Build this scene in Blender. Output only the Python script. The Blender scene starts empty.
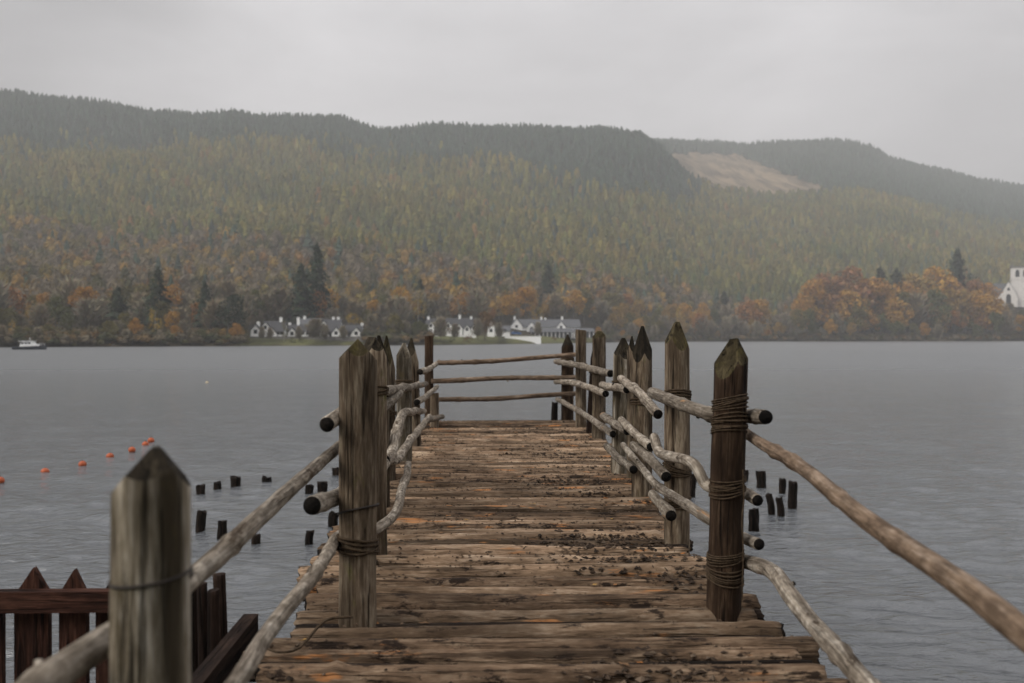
import bpy, bmesh, math, random
import numpy as np
from mathutils import Vector, Matrix

scene = bpy.context.scene
COL = scene.collection
R = math.radians
rng = np.random.default_rng(7)
random.seed(7)
PI = math.pi

# ------------------------------------------------------------------ camera
CAMZ = 2.6            # eye above the water
DECK = 1.4            # top of the deck above the water
F = 1000.0            # focal length in pixels
YAW = math.atan(32 / F)
PITCH = -math.atan(4.5 / F)
cam_d = bpy.data.cameras.new('camera')
cam = bpy.data.objects.new('camera', cam_d)
COL.objects.link(cam)
cam.location = (0, 0, CAMZ)
cam.rotation_euler = (PI / 2 + PITCH, 0, -YAW)
cam_d.sensor_width = 36
cam_d.lens = 36 * F / 1024
cam_d.clip_end = 20000
cam_d.clip_start = 0.05
cam_d.dof.use_dof = True
cam_d.dof.focus_distance = 6.5
cam_d.dof.aperture_fstop = 2.6
scene.camera = cam
RM = cam.rotation_euler.to_matrix()

def ray(px, py):
    return RM @ Vector(((px - 512) / F, -(py - 341.5) / F, -1))

def at_depth(px, py, d):          # measured spot at a known distance down the pier
    v = ray(px, py)
    return Vector((0, 0, CAMZ)) + v * (d / v.y)

def U(px):      # picture column -> x/Y in the world
    return np.tan(np.arctan((np.asarray(px, dtype=float) - 512) / F) + YAW)
def COLUMN(u):  # and back
    return 512 + F * np.tan(np.arctan(u) - YAW)

def at_side(px, py, lat):         # measured spot on the line of a railing
    v = ray(px, py)
    return Vector((0, 0, CAMZ)) + v * (lat / v.x)

def at_height(px, py, z):
    v = ray(px, py)
    return Vector((0, 0, CAMZ)) + v * ((z - CAMZ) / v.z)

# ------------------------------------------------------------------ helpers
def mesh_np(name, verts, faces, mats=(), mat_idx=None, smooth=True, attrs=None, colors=None):
    me = bpy.data.meshes.new(name)
    verts = np.asarray(verts, dtype=np.float32).reshape(-1, 3)
    if isinstance(faces, np.ndarray):
        n, k = faces.shape
        me.vertices.add(len(verts)); me.vertices.foreach_set('co', verts.ravel())
        me.loops.add(n * k); me.loops.foreach_set('vertex_index', faces.astype(np.int32).ravel())
        me.polygons.add(n)
        me.polygons.foreach_set('loop_start', np.arange(0, n * k, k, dtype=np.int32))
        me.polygons.foreach_set('loop_total', np.full(n, k, dtype=np.int32))
        me.update(calc_edges=True)
    else:
        me.from_pydata([tuple(v) for v in verts], [], [tuple(f) for f in faces])
        me.update()
    for m in mats: me.materials.append(m)
    if mat_idx is not None:
        me.polygons.foreach_set('material_index', np.asarray(mat_idx, dtype=np.int32))
    me.polygons.foreach_set('use_smooth', np.full(len(me.polygons), smooth, dtype=bool))
    if attrs:
        for k, a in attrs.items():
            at = me.attributes.new(k, 'FLOAT_VECTOR', 'POINT')
            at.data.foreach_set('vector', np.asarray(a, dtype=np.float32).ravel())
    if colors is not None:
        at = me.attributes.new('tint', 'FLOAT_COLOR', 'POINT')
        c = np.ones((len(verts), 4), dtype=np.float32); c[:, :3] = colors
        at.data.foreach_set('color', c.ravel())
    return me

def obj(name, me, parent=None, loc=None, rz=0):
    o = bpy.data.objects.new(name, me)
    COL.objects.link(o)
    if parent is not None: o.parent = parent
    if loc is not None: o.location = loc
    if rz: o.rotation_euler = (0, 0, rz)
    return o

def tag(o, label=None, cat=None, group=None, kind=None):
    if label: o['label'] = label
    if cat: o['category'] = cat
    if group: o['group'] = group
    if kind: o['kind'] = kind
    return o

def thing(name, label, cat, loc=(0, 0, 0), rz=0, group=None):
    o = bpy.data.objects.new(name, None)
    COL.objects.link(o)
    o.location = loc; o.rotation_euler = (0, 0, rz)
    o.empty_display_size = 0.2
    return tag(o, label, cat, group)

class MB:
    """collects boxes and prisms into one mesh"""
    def __init__(s): s.v = []; s.f = []; s.m = []
    def add(s, vs, fs, mi=0):
        b = len(s.v); s.v += [tuple(v) for v in vs]
        s.f += [tuple(b + i for i in f) for f in fs]; s.m += [mi] * len(fs)
    def box(s, x0, x1, y0, y1, z0, z1, mi=0):
        s.add([(x0,y0,z0),(x1,y0,z0),(x1,y1,z0),(x0,y1,z0),(x0,y0,z1),(x1,y0,z1),(x1,y1,z1),(x0,y1,z1)],
              [(0,3,2,1),(4,5,6,7),(0,1,5,4),(1,2,6,5),(2,3,7,6),(3,0,4,7)], mi)
    def prism(s, pts, axis, a0, a1, mi=0):
        """extrude a 2-D outline along an axis ('x': pts are (y,z); 'y': pts are (x,z))"""
        n = len(pts)
        if axis == 'x': vs = [(a0,p,q) for p,q in pts] + [(a1,p,q) for p,q in pts]
        elif axis == 'y': vs = [(p,a0,q) for p,q in pts] + [(p,a1,q) for p,q in pts]
        else: vs = [(p,q,a0) for p,q in pts] + [(p,q,a1) for p,q in pts]
        fs = [tuple(range(n))[::-1], tuple(range(n, 2*n))] + [(i,(i+1)%n,n+(i+1)%n,n+i) for i in range(n)]
        s.add(vs, fs, mi)
    def build(s, name, mats, parent=None, loc=None, rz=0, smooth=False):
        if not isinstance(mats, (list, tuple)): mats = [mats]
        return obj(name, mesh_np(name, s.v, s.f, mats, s.m, smooth), parent, loc, rz)

def catmull(P, n):
    P = np.asarray(P, dtype=float)
    if len(P) == 2:
        t = np.linspace(0, 1, n)[:, None]
        return P[0] * (1 - t) + P[1] * t
    Q = np.vstack([2 * P[0] - P[1], P, 2 * P[-1] - P[-2]])
    m = len(P) - 1
    out = []
    for u in np.linspace(0, m - 1e-6, n):
        i = int(u); t = u - i
        a, b, c, d = Q[i], Q[i+1], Q[i+2], Q[i+3]
        out.append(0.5 * (2*b + (c-a)*t + (2*a-5*b+4*c-d)*t*t + (3*b-a-3*c+d)*t**3))
    return np.array(out)

def wob(rs, k=5, lo=1.0, hi=9.0):
    """random smooth function of (along, angle)"""
    A = [(rs.uniform(lo, hi), rs.integers(0, 4), rs.uniform(0, 2*PI), rs.uniform(0, 2*PI), rs.uniform(.4, 1)) for _ in range(k)]
    S = sum(a[4] for a in A)
    return lambda s, th: sum(a[4] * np.sin(a[0]*s + a[2]) * np.cos(a[1]*th + a[3]) for a in A) / S * 1.6

def tube_data(P, r0, r1, nseg=14, step=0.04, seed=0, bump=0.06, wander=0.0, knots=0, taper_end=True, ragged=0.0):
    """a bent log: verts, faces, material index (0 side, 1 cut end), grain coordinates"""
    rs = np.random.default_rng(seed)
    P = np.asarray([tuple(p) for p in P], dtype=float)
    L = np.sum(np.linalg.norm(np.diff(P, axis=0), axis=1))
    n = max(4, int(L / step) + 1)
    C = catmull(P, n)
    s = np.concatenate([[0], np.cumsum(np.linalg.norm(np.diff(C, axis=0), axis=1))])
    if wander:
        w = [(rs.uniform(1.5, 5), rs.uniform(0, 6.3), rs.normal(size=3)) for _ in range(4)]
        for k, ph, d in w: C = C + wander * np.sin(k*s + ph)[:, None] * d / 2
    T = np.gradient(C, axis=0); T /= np.linalg.norm(T, axis=1)[:, None]
    up = np.array([0, 0, 1.0]) if abs(T[0][2]) < .9 else np.array([0, 1.0, 0])
    N = np.cross(T[0], up); N /= np.linalg.norm(N)
    f = wob(rs, 7, 2, 26)
    th = np.linspace(0, 2*PI, nseg, endpoint=False)
    rad = r0 + (r1 - r0) * s / s[-1]
    kn = np.zeros(n)
    for _ in range(knots):
        c = rs.uniform(0.05, .95) * s[-1]; kn += rs.uniform(.10, .28) * np.exp(-((s - c) / rs.uniform(.015, .04))**2)
    V, G = [], []
    for i in range(n):
        if i:
            N = N - T[i] * np.dot(N, T[i]); N /= np.linalg.norm(N)
        B = np.cross(T[i], N)
        rr = rad[i] * (1 + bump * f(s[i], th) + kn[i])
        if taper_end and i in (0, n-1): rr = rr * .93
        ring = C[i] + rr[:, None] * (np.cos(th)[:, None] * N + np.sin(th)[:, None] * B)
        if ragged and i in (0, n-1):
            ring = ring + T[i] * rs.uniform(-ragged, ragged, nseg)[:, None]
        V.append(ring); G.append(np.stack([np.cos(th)*rad[i], np.sin(th)*rad[i], np.full(nseg, s[i])], 1))
    V = np.vstack(V); G = np.vstack(G)
    F_, M = [], []
    for i in range(n-1):
        for j in range(nseg):
            k = (j+1) % nseg
            F_.append((i*nseg+j, i*nseg+k, (i+1)*nseg+k, (i+1)*nseg+j)); M.append(0)
    for i, e in ((0, -1), (n-1, 1)):                      # cut ends
        c = len(V)
        V = np.vstack([V, C[i][None] + T[i]*e*.004]); G = np.vstack([G, [[0, 0, s[i]]]])
        for j in range(nseg):
            k = (j+1) % nseg
            F_.append((i*nseg+k, i*nseg+j, c) if e < 0 else (i*nseg+j, i*nseg+k, c)); M.append(1)
    return V, F_, M, G

def log_obj(name, P, r0, r1, mats, parent=None, smooth=True, **kw):
    V, F_, M, G = tube_data(P, r0, r1, **kw)
    me = mesh_np(name, V, F_, mats, M, smooth, {'grain': G})
    return obj(name, me, parent)

# ------------------------------------------------------------------ materials
def new_mat(name):
    m = bpy.data.materials.new(name); m.use_nodes = True
    nt = m.node_tree
    return m, nt, nt.nodes['Principled BSDF']

def N(nt, t, **kw):
    n = nt.nodes.new(t)
    for k, v in kw.items():
        if k in n.inputs: n.inputs[k].default_value = v
        else: setattr(n, k, v)
    return n

def ramp(nt, src, stops):
    r = nt.nodes.new('ShaderNodeValToRGB')
    while len(r.color_ramp.elements) < len(stops): r.color_ramp.elements.new(.5)
    for e, (p, c) in zip(r.color_ramp.elements, stops):
        e.position = p
        e.color = (c, c, c, 1) if isinstance(c, (int, float)) else (*c, 1)
    nt.links.new(src, r.inputs[0])
    return r.outputs[0]

def mix(nt, fac, a, b, mode='MIX'):
    m = nt.nodes.new('ShaderNodeMix'); m.data_type = 'RGBA'; m.blend_type = mode
    for sock, v in ((m.inputs[0], fac), (m.inputs[6], a), (m.inputs[7], b)):
        if isinstance(v, (int, float)): sock.default_value = v
        elif isinstance(v, tuple): sock.default_value = (*v, 1)
        else: nt.links.new(v, sock)
    return m.outputs[2]

def math_(nt, op, a, b=0.0):
    m = nt.nodes.new('ShaderNodeMath'); m.operation = op
    for s, v in zip(m.inputs, (a, b)):
        if isinstance(v, (int, float)): s.default_value = v
        else: nt.links.new(v, s)
    return m.outputs[0]

def noise(nt, vec, scale, detail=5, rough=.6, dist=0.0):
    n = N(nt, 'ShaderNodeTexNoise', Scale=scale, Detail=detail, Roughness=rough, Distortion=dist)
    if vec is not None: nt.links.new(vec, n.inputs['Vector'])
    return n.outputs[0]

def mapping(nt, vec, scale=(1, 1, 1), loc=None):
    mp = nt.nodes.new('ShaderNodeMapping'); mp.inputs['Scale'].default_value = scale
    nt.links.new(vec, mp.inputs['Vector'])
    if loc is not None: nt.links.new(loc, mp.inputs['Location'])
    return mp.outputs[0]

def wood(name, dark, mid, light, patch=None, patch_lo=.62, moss=None, moss_lo=.6, dirt=None, dirt_lo=.6,
         rough=.85, bump=.85, long=.12, blotch=7.0, split=.85, bz=.35, ba=.6, tone=.5, spread=.15):
    m, nt, b = new_mat(name)
    at = N(nt, 'ShaderNodeAttribute', attribute_name='grain')
    oi = nt.nodes.new('ShaderNodeObjectInfo')
    off = math_(nt, 'MULTIPLY', oi.outputs['Random'], 57.0)
    cx = nt.nodes.new('ShaderNodeCombineXYZ')
    for i in range(3): nt.links.new(off, cx.inputs[i])
    vec = mapping(nt, at.outputs['Vector'], (1, 1, 1), cx.outputs[0])
    g = mapping(nt, vec, (1, 1, long))
    fine = noise(nt, g, 90, 6, .65)
    mid_n = noise(nt, g, 22, 5, .6, .4)
    blo = noise(nt, mapping(nt, vec, (1, 1, bz)), blotch, 4, .6)
    v = math_(nt, 'ADD', math_(nt, 'MULTIPLY', fine, .45), math_(nt, 'MULTIPLY', mid_n, .55))
    c = ramp(nt, v, [(.49 - spread, dark), (.5, mid), (.49 + spread, light)])
    c = mix(nt, ramp(nt, blo, [(.38, ba), (.60, 0.0)]), c, dark, 'MIX')
    tone = math_(nt, 'ADD', math_(nt, 'MULTIPLY', oi.outputs['Random'], tone), 1.0 - tone*.56)
    tc = nt.nodes.new('ShaderNodeCombineXYZ')
    for i in range(3): nt.links.new(tone, tc.inputs[i])
    c = mix(nt, 1.0, c, tc.outputs[0], 'MULTIPLY')
    if patch:
        p = noise(nt, mapping(nt, vec, (1.3, 1.3, .22), None), 9, 5, .62, .3)
        c = mix(nt, ramp(nt, p, [(patch_lo, 0.0), (patch_lo + .05, .85)]), c, patch)
    if moss:
        p = noise(nt, mapping(nt, vec, (1, 1, .5)), 11, 6, .7)
        c = mix(nt, ramp(nt, p, [(moss_lo, 0.0), (moss_lo + .12, .8)]), c, moss)
    if dirt:
        p = noise(nt, mapping(nt, vec, (1, 1, .4)), 13, 8, .75)
        c = mix(nt, ramp(nt, p, [(dirt_lo, 0.0), (dirt_lo + .06, .95)]), c, dirt)
    # drying cracks along the grain
    ck = noise(nt, mapping(nt, vec, (1, 1, .035)), 60, 3, .6, .6)
    crack = ramp(nt, ck, [(.34, 1.0), (.395, 0.0)])
    wide = noise(nt, mapping(nt, vec, (1, 1, .05)), 17, 4, .7, .4)
    crack = math_(nt, 'MAXIMUM', crack, ramp(nt, wide, [(.36, 1.0), (.42, 0.0)]))
    c = mix(nt, math_(nt, 'MULTIPLY', crack, split), c, tuple(x * .35 for x in dark))
    nt.links.new(c, b.inputs['Base Color'])
    b.inputs['Roughness'].default_value = rough
    b.inputs['Specular IOR Level'].default_value = .10
    bp = N(nt, 'ShaderNodeBump', Strength=bump, Distance=.012)
    h = math_(nt, 'SUBTRACT', math_(nt, 'ADD', v, math_(nt, 'MULTIPLY', blo, .6)), math_(nt, 'MULTIPLY', crack, .6))
    nt.links.new(h, bp.inputs['Height'])
    nt.links.new(bp.outputs[0], b.inputs['Normal'])
    return m

def plain(name, col, rough=.8, var=.25, scale=4.0, spec=.3, bump=0.0, dark=None):
    m, nt, b = new_mat(name)
    tcn = nt.nodes.new('ShaderNodeTexCoord')
    n = noise(nt, tcn.outputs['Object'], scale, 6, .65)
    lo = dark or tuple(x * (1 - var) for x in col); hi = tuple(min(1, x * (1 + var * .6)) for x in col)
    nt.links.new(ramp(nt, n, [(.35, lo), (.65, hi)]), b.inputs['Base Color'])
    b.inputs['Roughness'].default_value = rough
    b.inputs['Specular IOR Level'].default_value = spec
    if bump:
        bp = N(nt, 'ShaderNodeBump', Strength=bump, Distance=.02)
        nt.links.new(n, bp.inputs['Height']); nt.links.new(bp.outputs[0], b.inputs['Normal'])
    return m

W_POST_GREY = wood('weathered grey post', (.032,.022,.014), (.165,.122,.083), (.36,.295,.215), moss=(.10,.095,.03), moss_lo=.60, dirt=(.03,.022,.015), dirt_lo=.66, bz=.14, ba=.75, blotch=9)
W_POST_BROWN = wood('brown post', (.012,.007,.004), (.048,.029,.018), (.115,.075,.047), dirt=(.025,.018,.012), dirt_lo=.68)
W_POST_PALE = wood('pale lichened post', (.035,.026,.016), (.25,.21,.155), (.56,.51,.44), moss=(.07,.052,.024), moss_lo=.53, dirt=(.025,.02,.012), dirt_lo=.64, blotch=8, bz=.12, ba=.95)
W_CUT = wood('axe cut post tip', (.022,.017,.009), (.062,.049,.026), (.14,.112,.06), moss=(.085,.070,.024), moss_lo=.52, dirt=(.025,.019,.013), dirt_lo=.58, blotch=14)
W_CUT_DARK = wood('rotten dark post tip', (.009,.007,.005), (.026,.020,.013), (.07,.056,.036), moss=(.04,.036,.014), moss_lo=.58)
W_RAIL = wood('bare grey rail', (.06,.045,.032), (.28,.235,.185), (.56,.50,.42), patch=(.34,.19,.09), patch_lo=.66, moss=(.16,.14,.055), moss_lo=.68, dirt=(.06,.042,.028), dirt_lo=.565, split=.35, blotch=22, bz=.8, ba=.55)
W_RAIL_BROWN = wood('ruddy rail with bark', (.055,.036,.024), (.215,.150,.102), (.40,.31,.235), patch=(.34,.16,.065), patch_lo=.66, dirt=(.035,.024,.016), dirt_lo=.60, split=.4, blotch=18, bz=.7, ba=.6)
W_END = wood('dark cut end', (.004,.0035,.003), (.009,.007,.006), (.022,.018,.014))
W_DECK = wood('weathered deck log', (.034,.021,.012), (.275,.185,.118), (.60,.465,.335), patch=(.42,.19,.075), patch_lo=.61, tone=.85, spread=.24, split=.6, bump=.9, long=.2, moss=(.11,.085,.04), moss_lo=.70, dirt=(.022,.015,.011), dirt_lo=.575, blotch=5)
W_DECK_B = wood('barky deck log', (.028,.017,.010), (.21,.138,.088), (.47,.35,.24), patch=(.42,.18,.065), patch_lo=.61, tone=.85, spread=.24, split=.6, bump=.9, long=.2, dirt=(.018,.012,.009), dirt_lo=.53, blotch=9)
W_DECK_DARK = wood('sunken shade-dark deck log', (.012,.008,.006), (.045,.030,.021), (.12,.085,.060), patch=(.32,.13,.045), patch_lo=.64, dirt=(.014,.010,.008), dirt_lo=.52, blotch=9, tone=1.0)  # dark bark and dirt; the dark colour also stands for shade between logs
W_DARK = wood('wet dark timber', (.008,.005,.004), (.024,.014,.010), (.055,.033,.023))
W_STUMP = wood('waterlogged stump', (.005,.004,.003), (.014,.010,.008), (.055,.036,.025), rough=.9)
W_FENCE_RED = wood('red brown paling', (.014,.007,.005), (.05,.021,.014), (.12,.055,.036))
ROPE = plain('hemp rope', (.075,.052,.033), .9, .5, 60, .1, .6)
WIRE = plain('rusty wire', (.025,.018,.014), .6, .3, 40)

# ------------------------------------------------------------------ pier deck
pier = thing('pier', 'rough log pier deck running out over the lake between two log railings', 'pier', (0, 1.4, 0))
def PL(o, parent):    # keep world placement under an Empty that is not at the origin
    o.parent = parent
    o.matrix_parent_inverse = Matrix.Translation(parent.location).inverted() if parent.rotation_euler.z == 0 else parent.matrix_basis.inverted()
    return o

deck_logs = []
y = 2.1; i = 0; small_last = True; rest = ([], [], [], []); nrest = 0
left_edge = lambda y: np.interp(y, [1, 4, 6, 9, 14.6], [-.86, -.87, -.88, -.84, -.74])
right_edge = lambda y: np.interp(y, [1, 3.5, 6, 9, 12, 14.6], [1.34, 1.33, 1.29, 1.36, 1.5, 1.36])
while y < 14.55:
    small = (not small_last) and random.random() < .62       # thin logs sunk between the big ones, coloured dark as gap shade
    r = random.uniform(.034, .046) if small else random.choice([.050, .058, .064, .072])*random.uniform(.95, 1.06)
    y += r
    xl = left_edge(y) + random.uniform(-.07, .10)
    xr = right_edge(y) + random.uniform(-.12, .07)
    sk = random.uniform(-.03, .03)
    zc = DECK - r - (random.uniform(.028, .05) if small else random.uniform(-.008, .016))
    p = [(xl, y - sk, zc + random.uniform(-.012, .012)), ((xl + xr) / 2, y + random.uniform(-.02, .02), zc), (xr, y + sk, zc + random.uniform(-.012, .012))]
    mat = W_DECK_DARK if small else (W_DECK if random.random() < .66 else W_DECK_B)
    kw = dict(nseg=18, step=.028, seed=100 + i, bump=.05, wander=.003, knots=random.choice([0, 0, 1]), ragged=.012)
    ra, rb = r * random.uniform(.92, 1.08), r * random.uniform(.88, 1.05)
    if i < 100:
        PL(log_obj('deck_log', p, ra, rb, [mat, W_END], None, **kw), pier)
    else:                                                   # the farthest logs of the deck, one part
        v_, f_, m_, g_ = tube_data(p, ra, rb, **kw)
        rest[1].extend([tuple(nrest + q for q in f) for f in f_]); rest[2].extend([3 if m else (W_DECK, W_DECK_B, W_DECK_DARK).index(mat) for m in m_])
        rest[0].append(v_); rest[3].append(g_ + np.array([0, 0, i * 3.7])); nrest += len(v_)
    deck_logs.append((y, r, xl, xr, zc))
    y += r + (random.choice([.003, .006, .012]) if small else random.choice([.004, .010, .016, .026])); i += 1; small_last = small
if rest[0]:
    o = obj('log_decking', mesh_np('log_decking', np.vstack(rest[0]), rest[1], [W_DECK, W_DECK_B, W_DECK_DARK, W_END], rest[2], True, {'grain': np.vstack(rest[3])}))
    o['kind'] = 'stuff'; PL(o, pier)
print('deck logs', i)
for x in (-.66, .2, 1.08):
    o = log_obj('stringer', [(x, 1.3, DECK - .24), (x + .03, 8, DECK - .25), (x + .12, 14.7, DECK - .24)], .10, .09, [W_DARK, W_END], None, nseg=12, step=.3, seed=int(x*50)+900)
    PL(o, pier)
for yy in (5.2, 8.3, 11.4, 14.3):
    for x in (-.5, .95):
        o = log_obj('pile', [(x, yy, -1.2), (x, yy, DECK - .3)], .10, .09, [W_DARK, W_END], None, nseg=12, step=.2, seed=int(yy*9 + x*5))
        PL(o, pier)

# edge plank along the left side of the near deck
mb = MB(); mb.box(-.985, -.925, 1.6, 4.2, DECK - .13, DECK + .045)
e = mb.build('edge_plank', W_DARK)
g = np.array([v.co for v in e.data.vertices]); at_ = e.data.attributes.new('grain', 'FLOAT_VECTOR', 'POINT')
at_.data.foreach_set('vector', g[:, [0, 2, 1]].astype(np.float32).ravel())
PL(e, pier)

# soil and bark crumbs lying on the logs
def crumbs(n, seed, place, smin, smax, cols):
    rs = np.random.default_rng(seed)
    base = np.array([(1,0,0),(-.5,.8,0),(-.5,-.8,0),(.1,.1,.8),(0,0,-.5)])
    fc = np.array([(0,1,3),(1,2,3),(2,0,3),(1,0,4),(2,1,4),(0,2,4)])
    V = np.zeros((n, 5, 3)); C = np.zeros((n, 5, 3))
    for k in range(n):
        p = place(rs); s = rs.uniform(smin, smax) ** 1.0
        a = rs.uniform(0, 6.3); q = base * rs.uniform(.5, 1.3, (5, 3)) * s * np.array([1.3, 1, .7])
        ca, sa = math.cos(a), math.sin(a)
        q = np.stack([q[:,0]*ca - q[:,1]*sa, q[:,0]*sa + q[:,1]*ca, q[:,2]], 1)
        V[k] = q + p
        C[k] = np.array(cols[rs.integers(len(cols))]) * rs.uniform(.6, 1.3)
    Fc = (fc[None] + (np.arange(n) * 5)[:, None, None]).reshape(-1, 3)
    return V.reshape(-1, 3), Fc, C.reshape(-1, 3)

def tint_mat(name, rough=.9, spec=.15, var=True):
    m, nt, b = new_mat(name)
    a = N(nt, 'ShaderNodeAttribute', attribute_name='tint')
    nt.links.new(a.outputs['Color'], b.inputs['Base Color'])
    b.inputs['Roughness'].default_value = rough; b.inputs['Specular IOR Level'].default_value = spec
    return m
CRUMB = tint_mat('crumbs')

pk = wob(np.random.default_rng(3), 6, 1.0, 5.0)
def crumb_place(rs):
    while True:
        k = rs.integers(len(deck_logs)); y, r, xl, xr, zc = deck_logs[k]
        x = rs.uniform(xl + .05, xr - .05)
        dens = .04 + .75 * pk(x * 1.4, y * .8) + .7 * (y > 5.2) + (.25 if x > .5 or x < -.4 else 0)
        if rs.uniform() < dens * .8: break
    th = rs.normal(0, .5) + (PI/2.7 if rs.uniform() < .72 else 0) * rs.choice([-1, 1])
    th = max(-1.4, min(1.4, th))
    return np.array([x, y + r * math.sin(th), zc + r * math.cos(th) + .002])
V, Fc, C = crumbs(24000, 5, crumb_place, .003, .013, [(.06,.042,.03), (.085,.06,.042), (.05,.035,.025), (.13,.09,.06), (.11,.075,.05)])
def clump_place(rs):
    while True:
        k = rs.integers(len(deck_logs)); y, r, xl, xr, zc = deck_logs[k]
        x = rs.uniform(xl + .05, xr - .05)
        if rs.uniform() < .5*max(0, pk(x*1.1 + 3, y*2.6 + 1) - .05) * (1.6 if y > 4.6 else .8): break
    th = rs.choice([-1, 1]) * rs.uniform(.5, 1.4)
    return np.array([x, y + r * math.sin(th), zc + r * math.cos(th)])
V1, F1, C1 = crumbs(9000, 6, clump_place, .008, .026, [(.05,.035,.025), (.07,.048,.033), (.035,.025,.018), (.11,.08,.056)])
Fc = np.vstack([Fc, F1 + len(V)]); V = np.vstack([V, V1]); C = np.vstack([C, C1])
o = obj('bark_litter', mesh_np('bark_litter', V, Fc, [CRUMB], None, False, None, C))
tag(o, 'dark soil and bark crumbs strewn over the pier logs', 'litter', kind='stuff')

# fallen orange leaves, each a curled scrap
def leaf_mesh():
    rs = np.random.default_rng(44); V, Fc, C = [], [], []
    for k in range(90):
        y, r, xl, xr, zc = deck_logs[rs.integers(len(deck_logs))]
        x = rs.uniform(xl + .1, xr - .1); s = rs.uniform(.012, .028); a = rs.uniform(0, 6.3)
        q = np.array([(-1,0,.1),(-.3,.5,.35),(.5,.4,.2),(1.1,0,.3),(.5,-.4,.15),(-.3,-.5,.3)]) * s
        q = np.stack([q[:,0]*math.cos(a)-q[:,1]*math.sin(a), q[:,0]*math.sin(a)+q[:,1]*math.cos(a), q[:,2]], 1) + np.array([x, y, zc + r])
        b = len(V) * 6; V.append(q); Fc += [(b, b+1, b+5), (b+1, b+2, b+4), (b+1, b+4, b+5), (b+2, b+3, b+4)]
        C.append(np.tile(np.array([(.32,.13,.04),(.25,.12,.05),(.30,.18,.06),(.16,.09,.045)][rs.integers(4)]), (6, 1)))
    return mesh_np('fallen_leaves', np.vstack(V), np.array(Fc), [CRUMB], None, False, None, np.vstack(C))
tag(obj('fallen_leaves', leaf_mesh()), 'scattered orange leaf scraps lying on the pier deck', 'leaves', kind='stuff')

# ------------------------------------------------------------------ railings
rail_l = thing('railing', 'log railing along the left edge of the pier, with pale near post', 'railing', (-.6, 2, DECK))
rail_r = thing('railing', 'log railing along the right edge of the pier, with rope-lashed brown near post', 'railing', (1.1, 2, DECK))
rail_e = thing('railing', 'three thin bare poles closing the far end of the pier', 'railing', (.3, 14.3, DECK))

def post_data(x, y, z0, ztop, r, seed, style='cone', taper=.93, lean=(0, 0), nseg=26, tip=.2, turn=0.0, offs=0.0, blunt=.030):
    """round stake; the point is cut with real planes (style 'cone', 'wedge' or 'flat'); returns a mesh"""
    rs = np.random.default_rng(seed)
    f = wob(rs, 7, 2, 12); f2 = wob(rs, 4, .5, 3)
    th = np.linspace(0, 2*PI, nseg, endpoint=False)
    zs = np.arange(z0, ztop + .05, .045)
    V, G = [], []
    for z in zs:
        t = (z - z0) / (ztop - z0)
        rr = r * (1 + (taper - 1) * t) * (1 + .035 * f(z, th) + .03 * f2(z, th))
        V.append(np.stack([x + lean[0]*(z - DECK) + rr*np.cos(th), y + lean[1]*(z - DECK) + rr*np.sin(th), np.full(nseg, z)], 1))
        G.append(np.stack([np.cos(th)*r, np.sin(th)*r, np.full(nseg, z)], 1))
    n = len(zs); F_ = []
    for i in range(n-1):
        for j in range(nseg):
            k = (j+1) % nseg
            F_.append((i*nseg+j, i*nseg+k, (i+1)*nseg+k, (i+1)*nseg+j))
    F_.append(tuple(range((n-1)*nseg, n*nseg)))
    me = mesh_np('post', np.vstack(V), F_, (), None, True, {'grain': np.vstack(G)})
    bm = bmesh.new(); bm.from_mesh(me)
    rt = r * taper
    ax, ay = x + lean[0]*(ztop - DECK) + offs*rt, y + lean[1]*(ztop - DECK)
    planes = []
    if style == 'cone':
        nf = int(rs.integers(4, 6))
        for q in range(nf):
            a_ = turn + q*2*PI/nf + rs.uniform(-.25, .25); s_ = rs.uniform(.75, 1.15)
            planes.append((Vector((ax, ay, ztop + blunt*rs.uniform(.5, 1.5))), Vector((math.cos(a_)*tip*s_/rt, math.sin(a_)*tip*s_/rt, 1))))
    elif style == 'wedge':
        for a_ in (turn, turn + PI):
            planes.append((Vector((ax, ay, ztop)), Vector((math.cos(a_)*tip/rt*rs.uniform(.9, 1.1), math.sin(a_)*tip/rt, 1))))
        planes.append((Vector((ax, ay - rt*.55, ztop)), Vector((math.cos(turn - PI/2)*2.0, math.sin(turn - PI/2)*2.0, 1))))
    if style != 'wedge':
        planes.append((Vector((ax, ay, ztop)), Vector((rs.uniform(-.12, .12), rs.uniform(-.12, .12), 1))))
    for co, no in planes:
        res = bmesh.ops.bisect_plane(bm, geom=bm.verts[:] + bm.edges[:] + bm.faces[:], plane_co=co, plane_no=no.normalized(), clear_outer=True)
        ed = [e for e in res['geom_cut'] if isinstance(e, bmesh.types.BMEdge)]
        if len(ed) > 2:
            nf_ = bmesh.ops.contextual_create(bm, geom=ed)['faces']
            for f_ in nf_: f_.material_index = 1; f_.smooth = False
    bmesh.ops.recalc_face_normals(bm, faces=bm.faces[:])
    bm.to_mesh(me); bm.free(); me.update()
    return me

GEOM = {}; AT = {}
def post(parent, px, pyt, d, wpx, mats, seed, label=None, **kw):
    b = at_depth(px, pyt, d)
    r = wpx * d / F / 2
    me = post_data(b.x, b.y, -1.0, b.z, r, seed, **kw)
    for m_ in mats: me.materials.append(m_)
    o = obj('post', me)
    PL(o, parent)
    if label: o['label'] = label
    ln = kw.get('lean', (0, 0)); tp = kw.get('taper', .93)
    GEOM[o.name] = lambda z: (b.x + ln[0]*(z - DECK), b.y + ln[1]*(z - DECK), r * (1 + (tp - 1) * (z + 1) / (b.z + 1)))
    AT[o.name] = b.y
    return o

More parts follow.
